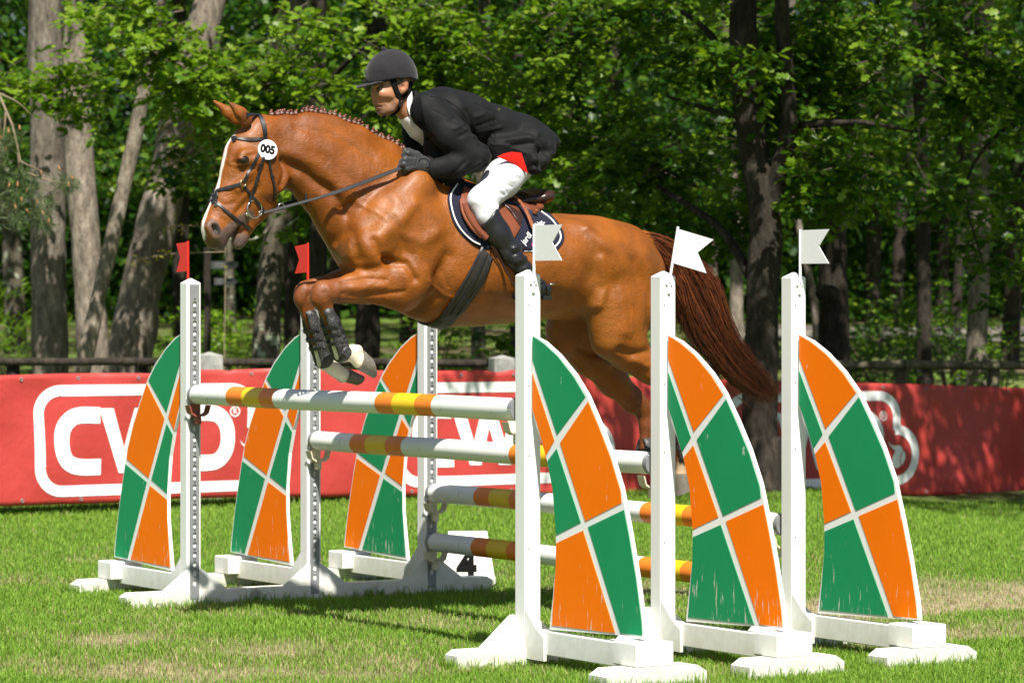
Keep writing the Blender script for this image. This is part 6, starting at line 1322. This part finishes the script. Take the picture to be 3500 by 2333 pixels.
# helmet
H = Sdf((-.62, -.17, 2.42), (.02, .17, 2.95), .005)
H.chain([nd(1334, 258, 86, 0, .104), nd(1342, 252, 84, 0, .104)], .01)
H.chain([nd(1372, 272, 48, 0, .085)], .03)
H.chain([nd(1306, 258, 54, 0, .088), nd(1302, 272, 48, 0, .080)], .02)
for (x0, y0), (x1, y1) in (((1225, 296), (1348, 272)), ((1335, 272), (1440, 282))):
    a, b = L(x0, y0, 0), L(x1, y1, 0); d = (b - a) / np.linalg.norm(b - a); dn = np.array([d[2], 0, -d[0]])
    if dn[2] > 0: dn = -dn
    H.seg((*(a + dn * .13), .13, .5), (*(b + dn * .13), .13, .5), .005, cut=True)
H.chain([nd(1334, 262, 74, 0, .092), nd(1340, 300, 70, 0, .09)], .006, cut=True)
H.chain([nd(1312, 168, 9, 0, .014)], .006)
hv, hf = H.mesh(2); obj('helmet', hv, hf, [MAT['helmet']], person); HEL = Skin(hv, hf)
Q = Sdf((-.45, -.14, 2.45), (.05, .14, 2.8), .004)
Q.chain([nd(1306, 279, 4, 0, .084), nd(1268, 286, 4, 0, .084), nd(1244, 293, 4, 0, .066), nd(1226, 300, 3.2, 0, .030)], .008)
qv, qf = Q.mesh(1); obj('helmet_peak', qv, qf, [MAT['helmet']], person)
strap('helmet_edge', HEL, [(1254, 285), (1290, 279), (1330, 271), (1362, 270), (1395, 274), (1418, 277)], .006, MAT['velvet'], person, .003, .0005, w=.08, mirror=True)
wp = lambda pts: [(1150 + x / 2.614, 100 + y / 2.614) for x, y in pts]
strap('chin_strap', BSK, wp([(505, 450), (520, 510), (535, 560), (565, 605)]), [.028] * 24, MAT['velvet'], person, .007, .001, n=24, w=.08, mirror=True)
strap('chin_strap', BSK, wp([(660, 470), (655, 530), (620, 585), (575, 610)]), [.028] * 24, MAT['velvet'], person, .007, .001, n=24, w=.08, mirror=True)
strap('chin_strap', BSK, wp([(560, 600), (562, 660), (555, 715), (520, 745), (480, 765)]), .012, MAT['velvet'], person, .006, .001, w=.06, mirror=True)
(x, y), = wp([(560, 665)]); p, n_ = BSK.hit(x, y, .06); m = MB(); m.box(Vector(p) + Vector(n_) * .008, (.012, .008, .026), .003); m.build('strap_buckle', [MAT['black_leather']], person)
m = MB(); m.tube([L(1316, 398, .03), L(1310, 399, 0), L(1316, 398, -.03)], [.007, .009, .007], 8); m.build('chin_cup', [MAT['velvet']], person, smooth=True)
# shirt: collar band, stock and front
C = Sdf((-.95, -.14, 2.25), (-.10, .14, 2.75), .005)
C.chain([nd(1396, 366, 47, 0, .062), nd(1420, 398, 52, 0, .072)], .01); C.chain([nd(1362, 346, 60, 0, .15)], .006, cut=True)
C.chain([nd(1404, 402, 36, .0, .058), nd(1432, 440, 36, .0, .062), nd(1468, 478, 30, 0, .05)], .02)
C.chain([nd(1398, 398, 10, .016, .016), nd(1412, 426, 13, .030, .014), nd(1422, 430, 8, .032, .010)], .01)
cv, cf = C.mesh(1); cn = normals(cv, cf); cv = strokes(cv, cn, [([(1403, 380), (1410, 410), (1420, 432)], -.006, .008)], .05); obj('shirt', cv, cf, [MAT['shirt']], person)
strap('collar', BSK, [(1404, 316), (1399, 340), (1400, 366), (1408, 392)], [.016] + [.026] * 22 + [.020], MAT['white_cloth'], person, .005, .003, n=24, w=.07)
# jacket
J = Sdf((-1.95, -.42, 1.62), (-.05, .42, 2.72), .0062)
J.chain([nd(1470, 396, 60, 0, .155), nd(1505, 394, 90, 0, .185), nd(1580, 410, 88, 0, .175), nd(1680, 445, 80, 0, .165), nd(1760, 478, 84, 0, .185), nd(1815, 495, 74, 0, .19)], .05)
J.chain([nd(1428, 338, 24, 0, .066), nd(1446, 372, 50, 0, .10)], .03)                                       # collar rise
for sg in (1, -1):
    J.chain([nd(1466, 380, 68, sg * .15, .080), nd(1545, 465, 56, sg * .225, .062), nd(1628, 540, 46, sg * .265, .054)], .035)
    J.chain([nd(1640, 534, 42, sg * .265, .05), nd(1560, 566, 40, sg * .235, .05), nd(1482, 578, 35, sg * .195, .040)] if sg == 1 else [nd(1620, 545, 42, -.265, .05), nd(1540, 565, 38, -.21, .045), nd(1452, 556, 31, -.16, .037)], .03)
    J.chain([nd(1482 if sg > 0 else 1404, 446, 32, sg * .10, .045), nd(1482 if sg > 0 else 1414, 500, 30, sg * .11, .045), nd(1485 if sg > 0 else 1450, 560, 32, sg * .12, .035), nd(1530, 610, 28, sg * .13, .030), nd(1575, 625, 18, sg * .14, .02)], .04)       # front panels
    J.chain([nd(1800, 490, 66, sg * .12, .13), nd(1840, 505, 44, sg * .13, .12), nd(1836, 552, 30, sg * .19, .085), nd(1822, 584, 9, sg * .22, .05)], .02); J.chain([nd(1830, 480, 46, sg * .10, .12), nd(1868, 484, 24, sg * .10, .10)], .03); J.chain([nd(1876, 490, 12, sg * .11, .09), nd(1862, 530, 10, sg * .17, .08), nd(1826, 586, 6, sg * .22, .05)], .035)     # skirts
    J.chain([nd(1792, 500, 40, sg * .18, .10), nd(1804, 548, 24, sg * .22, .08), nd(1811, 579, 13, sg * .24, .055)], .02)
    J.chain([nd(1700, 505, 36, sg * .17, .05), nd(1770, 500, 40, sg * .19, .04)], .04)
J.chain([nd(1380, 400, 44, .015, .058), nd(1412, 430, 32, .018, .050), nd(1436, 455, 20, .022, .036), nd(1462, 478, 7, .026, .012)], .010, cut=True)  # neck opening
J.chain([nd(1366, 335, 50, 0, .075), nd(1398, 366, 46, 0, .074)], .008, cut=True)
J.chain([nd(1722, 596, 46, .22, .12), nd(1766, 632, 34, .22, .12)], .015, cut=True); J.chain([nd(1722, 596, 46, -.22, .12), nd(1766, 632, 34, -.22, .12)], .015, cut=True)
jv, jf = J.mesh(2); jn = normals(jv, jf)
wr = [([(1585, 470), (1640, 475)], .008, .012), ([(1600, 500), (1650, 520)], -.007, .010), ([(1560, 445), (1600, 430)], .006, .012), ([(1630, 400), (1660, 390)], .005, .012), ([(1640, 430), (1700, 410)], -.006, .012), ([(1650, 450), (1720, 435)], .006, .012),
      ([(1510, 420), (1545, 400)], -.005, .012), ([(1520, 445), (1560, 425)], .005, .010), ([(1535, 470), (1575, 450)], -.005, .010), ([(1560, 590), (1600, 560)], .005, .010), ([(1590, 590), (1620, 565)], -.005, .010), ([(1520, 600), (1550, 560)], -.004, .010), ([(1540, 590), (1565, 560)], .004, .009),
      ([(1720, 480), (1790, 470), (1820, 500)], .009, .014), ([(1740, 500), (1800, 490)], -.008, .012), ([(1690, 430), (1690, 490)], -.004, .006), ([(1680, 490), (1740, 505), (1790, 530)], .007, .012), ([(1830, 470), (1850, 540)], -.006, .012), ([(1600, 380), (1625, 440), (1650, 500)], -.008, .012), ([(1456, 310), (1470, 380), (1560, 440)], -.003, .008),
      ([(1640, 355), (1690, 380)], -.004, .008), ([(1800, 440), (1840, 460)], .005, .014)]
jv = strokes(jv, jn, [(p_, a_ * 1.1, w_ * .85) for p_, a_, w_ in wr], .2); jn = normals(jv, jf)
wv = np.array([mnoise.noise(Vector((p[0] * 9, p[1] * 9, p[2] * 14))) for p in jv]) * .0028 + np.array([mnoise.noise(Vector((p[0] * 22 + 3, p[1] * 22, p[2] * 30))) for p in jv]) * .0016
jv = jv + jn * wv[:, None]
obj('jacket', jv, jf, [MAT['black_wool']], person); JSK = Skin(jv, jf)
strap('lapel', JSK, [(1412, 312), (1424, 345), (1432, 390), (1446, 430), (1462, 480)], [.012] + [.05] * 22 + [.012], MAT['velvet'], person, .004, .001, n=24, w=.12, mirror=False)
strap('jacket_seam', JSK, [(1470, 330), (1530, 345), (1580, 385), (1618, 440)], .005, MAT['velvet'], person, .0015, .0, w=.2)
strap('jacket_seam', JSK, [(1690, 378), (1688, 420), (1692, 470), (1690, 500)], .005, MAT['velvet'], person, .0015, .0, w=.2)
for x, y, w in ((1705, 374, .08), (1501, 629, .2), (1514, 629, .2)):
    p, n_ = JSK.hit(x, y, w); m = MB(); m.tube([Vector(p), Vector(p) + Vector(n_) * .006], [.008, .006], 10); m.build('jacket_button', [MAT['brass']], person, smooth=True, auto=40)
strap('cuff', JSK, [(1478, 545), (1474, 575), (1480, 606)], .012, MAT['black_wool'], person, .004, .0, w=.22)
# red lining under the lifted skirt
ALL = Skin(np.vstack([jv]), jf)
def lining():
    pts = [(1700, 536), (1722, 525), (1748, 519), (1782, 522), (1790, 545), (1798, 570), (1805, 592), (1785, 580), (1762, 563), (1735, 550)]
    V = []
    for x, y in pts: V.append(L(x, y, .275 - .0002 * (y - 519)))
    c = np.mean(V, 0); b = c + np.array([0, -.006, 0]); n = len(V)
    W = V + [c + np.array([0, .004, -.003])] + [v + np.array([0, -.004, 0]) for v in V]
    F = [[i, (i + 1) % n, n] for i in range(n)] + [[i, n + 1 + i, n + 1 + (i + 1) % n, (i + 1) % n] for i in range(n)] + [[n + 1 + i for i in range(n)][::-1]]
    mb = MB(); mb.add(W, F); mb.build('lining', [MAT['red_lining']], person, smooth=True, auto=50)
lining()
# breeches
R = Sdf((-1.80, -.44, 1.50), (-.05, .44, 2.35), .0062)
for sg in (1, -1):
    R.chain([nd(1790, 520, 76, sg * .09, .10), nd(1718, 612, 62, sg * .20, .085), nd(1648, 688, 49, sg * .275, .064), nd(1664, 735, 38, sg * .30, .052), nd(1690, 780, 34, sg * .31, .046)], .03)
R.chain([nd(1790, 505, 80, 0, .15), nd(1760, 490, 80, 0, .14)], .05)
rv, rf = R.mesh(2); rn = normals(rv, rf)
rv = strokes(rv, rn, [([(1660, 640), (1700, 652)], .004, .006), ([(1655, 655), (1705, 668)], -.004, .006), ([(1690, 610), (1740, 620)], .004, .007), ([(1700, 628), (1735, 640)], -.004, .006), ([(1720, 590), (1765, 600)], .004, .007), ([(1640, 725), (1680, 705)], .003, .006), ([(1645, 745), (1684, 715)], -.003, .006), ([(1700, 640), (1715, 660)], -.005, .008), ([(1600, 690), (1640, 720)], .003, .012)], .25)
obj('breeches', rv, rf, [MAT['breeches']], person)
# tall boots
for sg in (1, -1):
    T = Sdf((-1.70, sg * .325 - .13, 1.40), (-.15, sg * .325 + .13, 2.15), .0062)
    T.chain([nd(1664, 738, 46, sg * .305, .062), nd(1700, 800, 44, sg * .315, .058), nd(1745, 866, 38, sg * .325, .050), nd(1786, 918, 30, sg * .325, .041), nd(1802, 950, 29, sg * .325, .040)], .03)
    T.chain([nd(1862, 992, 25, sg * .325, .034), nd(1830, 985, 26, sg * .325, .038), nd(1795, 1000, 25, sg * .325, .042), nd(1768, 1012, 16, sg * .325, .040)], .03)
    T.chain([nd(1802, 950, 29, sg * .325, .040), nd(1838, 978, 27, sg * .325, .038)], .02)
    a, b = L(1640, 772, sg * .305), L(1684, 700, sg * .305); mid = (a + b) / 2; d = (b - a) / np.linalg.norm(b - a); out = np.array([-d[2], 0, d[0]]); ax = np.array(L(1760, 880, .325)) - mid
    if out @ ax > 0: out = -out
    c = mid + out * .10; T.seg((*(c - d * .25), .10, .3), (*(c + d * .25), .10, .3), .006, cut=True)
    tv, tf = T.mesh(2); tn = normals(tv, tf)
    if sg == 1: tv = strokes(tv, tn, [([(1738, 850), (1765, 835), (1790, 850)], .007, .010), ([(1735, 870), (1770, 858), (1800, 868)], -.007, .010), ([(1745, 895), (1790, 880)], .007, .010), ([(1760, 915), (1800, 890)], -.005, .009), ([(1775, 800), (1770, 840)], .005, .010), ([(1715, 850), (1740, 870)], -.004, .012)], .33)
    obj('riding_boot', tv, tf, [MAT['black_leather']], person); TS = Skin(tv, tf)
    m = MB(); m.add([], []); m.box((L(1868, 1020, sg * .325) + L(1856, 1014, sg * .325)) / 2, (.05, .06, .022), .004); m.build('boot_heel', [MAT['black_leather']], person)
    if sg == 1:
        strap('spur_strap', TS, [(1790, 985), (1825, 970), (1860, 962), (1884, 966)], .012, MAT['strap_leather'], person, .005, .001, w=.33)
        m = MB(); m.tube([L(1880, 972, .345), L(1892, 970, .335), L(1905, 964, .325)], [.005, .004, .003], 6); m.build('spur', [MAT['steel']], person, smooth=True)
        strap('spur_strap', TS, [(1866, 975), (1872, 1000), (1862, 1022)], .012, MAT['strap_leather'], person, .005, .001, w=.33)
        strap('boot_top_edge', TS, [(1646, 768), (1668, 742), (1684, 706)], .006, MAT['strap_leather'], person, .003, .0, w=.34)
# gloves
for sg, o, w in ((1, (0, 0), .185), (-1, (-34, -14), -.15)):
    G = Sdf(L(1480, 610, w) + np.array([-.08, -.09, -.06]), L(1340, 480, w) + np.array([.08, .09, .08]), .0034)
    hand(G, o, w, sg, extra=2.8, k=.006)
    if sg == 1: G.chain([nd(1462, 573, 25, .187, .026), nd(1480, 578, 26, .190, .028)], .008)
    gv, gf = G.mesh(1); gn = normals(gv, gf)
    if sg == 1: gv = strokes(gv, gn, [([(1412 + 5 * i, 536 + 3 * i), (1404 + 5 * i, 575 - 1 * i)], .0014 * (-1) ** i, .003) for i in range(4)] + [([(1430, 578), (1450, 588)], -.002, .004)], w)
    obj('glove', gv, gf, [MAT['glove']], person)
    if sg == 1:
        GS = Skin(gv, gf); p, n_ = GS.hit(1452, 557, .2); m = MB(); m.tube([Vector(p), Vector(p) + Vector(n_) * .003], [.0042, .0036], 8); m.build('glove_stud', [MAT['brass']], person)
        strap('glove_tab', GS, [(1432, 552), (1440, 543), (1455, 543), (1466, 555), (1466, 570), (1455, 575)], .004, MAT['velvet'], person, .002, .0, w=.2)
# stirrup: leather along the leg, iron under the foot
st = tw_thing('stirrup', 'metal stirrup on thin doubled leathers under the rider boot beside the front white post', 'stirrup')
m = MB(); a = L(1686, 839, .335); b = L(1764, 985, .345)
for dx in (0, .012): m.tube([a + np.array([dx, 0, 0]), b + np.array([dx * .4, 0, 0])], [.0035, .0035], 6)
m.build('stirrup_leather', [MAT['dark_leather']], st)
m = MB(); c = L(1786, 1000, .33); m.tube([c + np.array([.0, .055 * math.sin(t), .065 * math.cos(t) - .01]) for t in np.linspace(-2.4, 2.4, 19)], .005, 6); m.box(c + np.array([0, 0, -.055]), (.035, .095, .010), .003); m.build('stirrup_iron', [MAT['steel']], st, smooth=False)
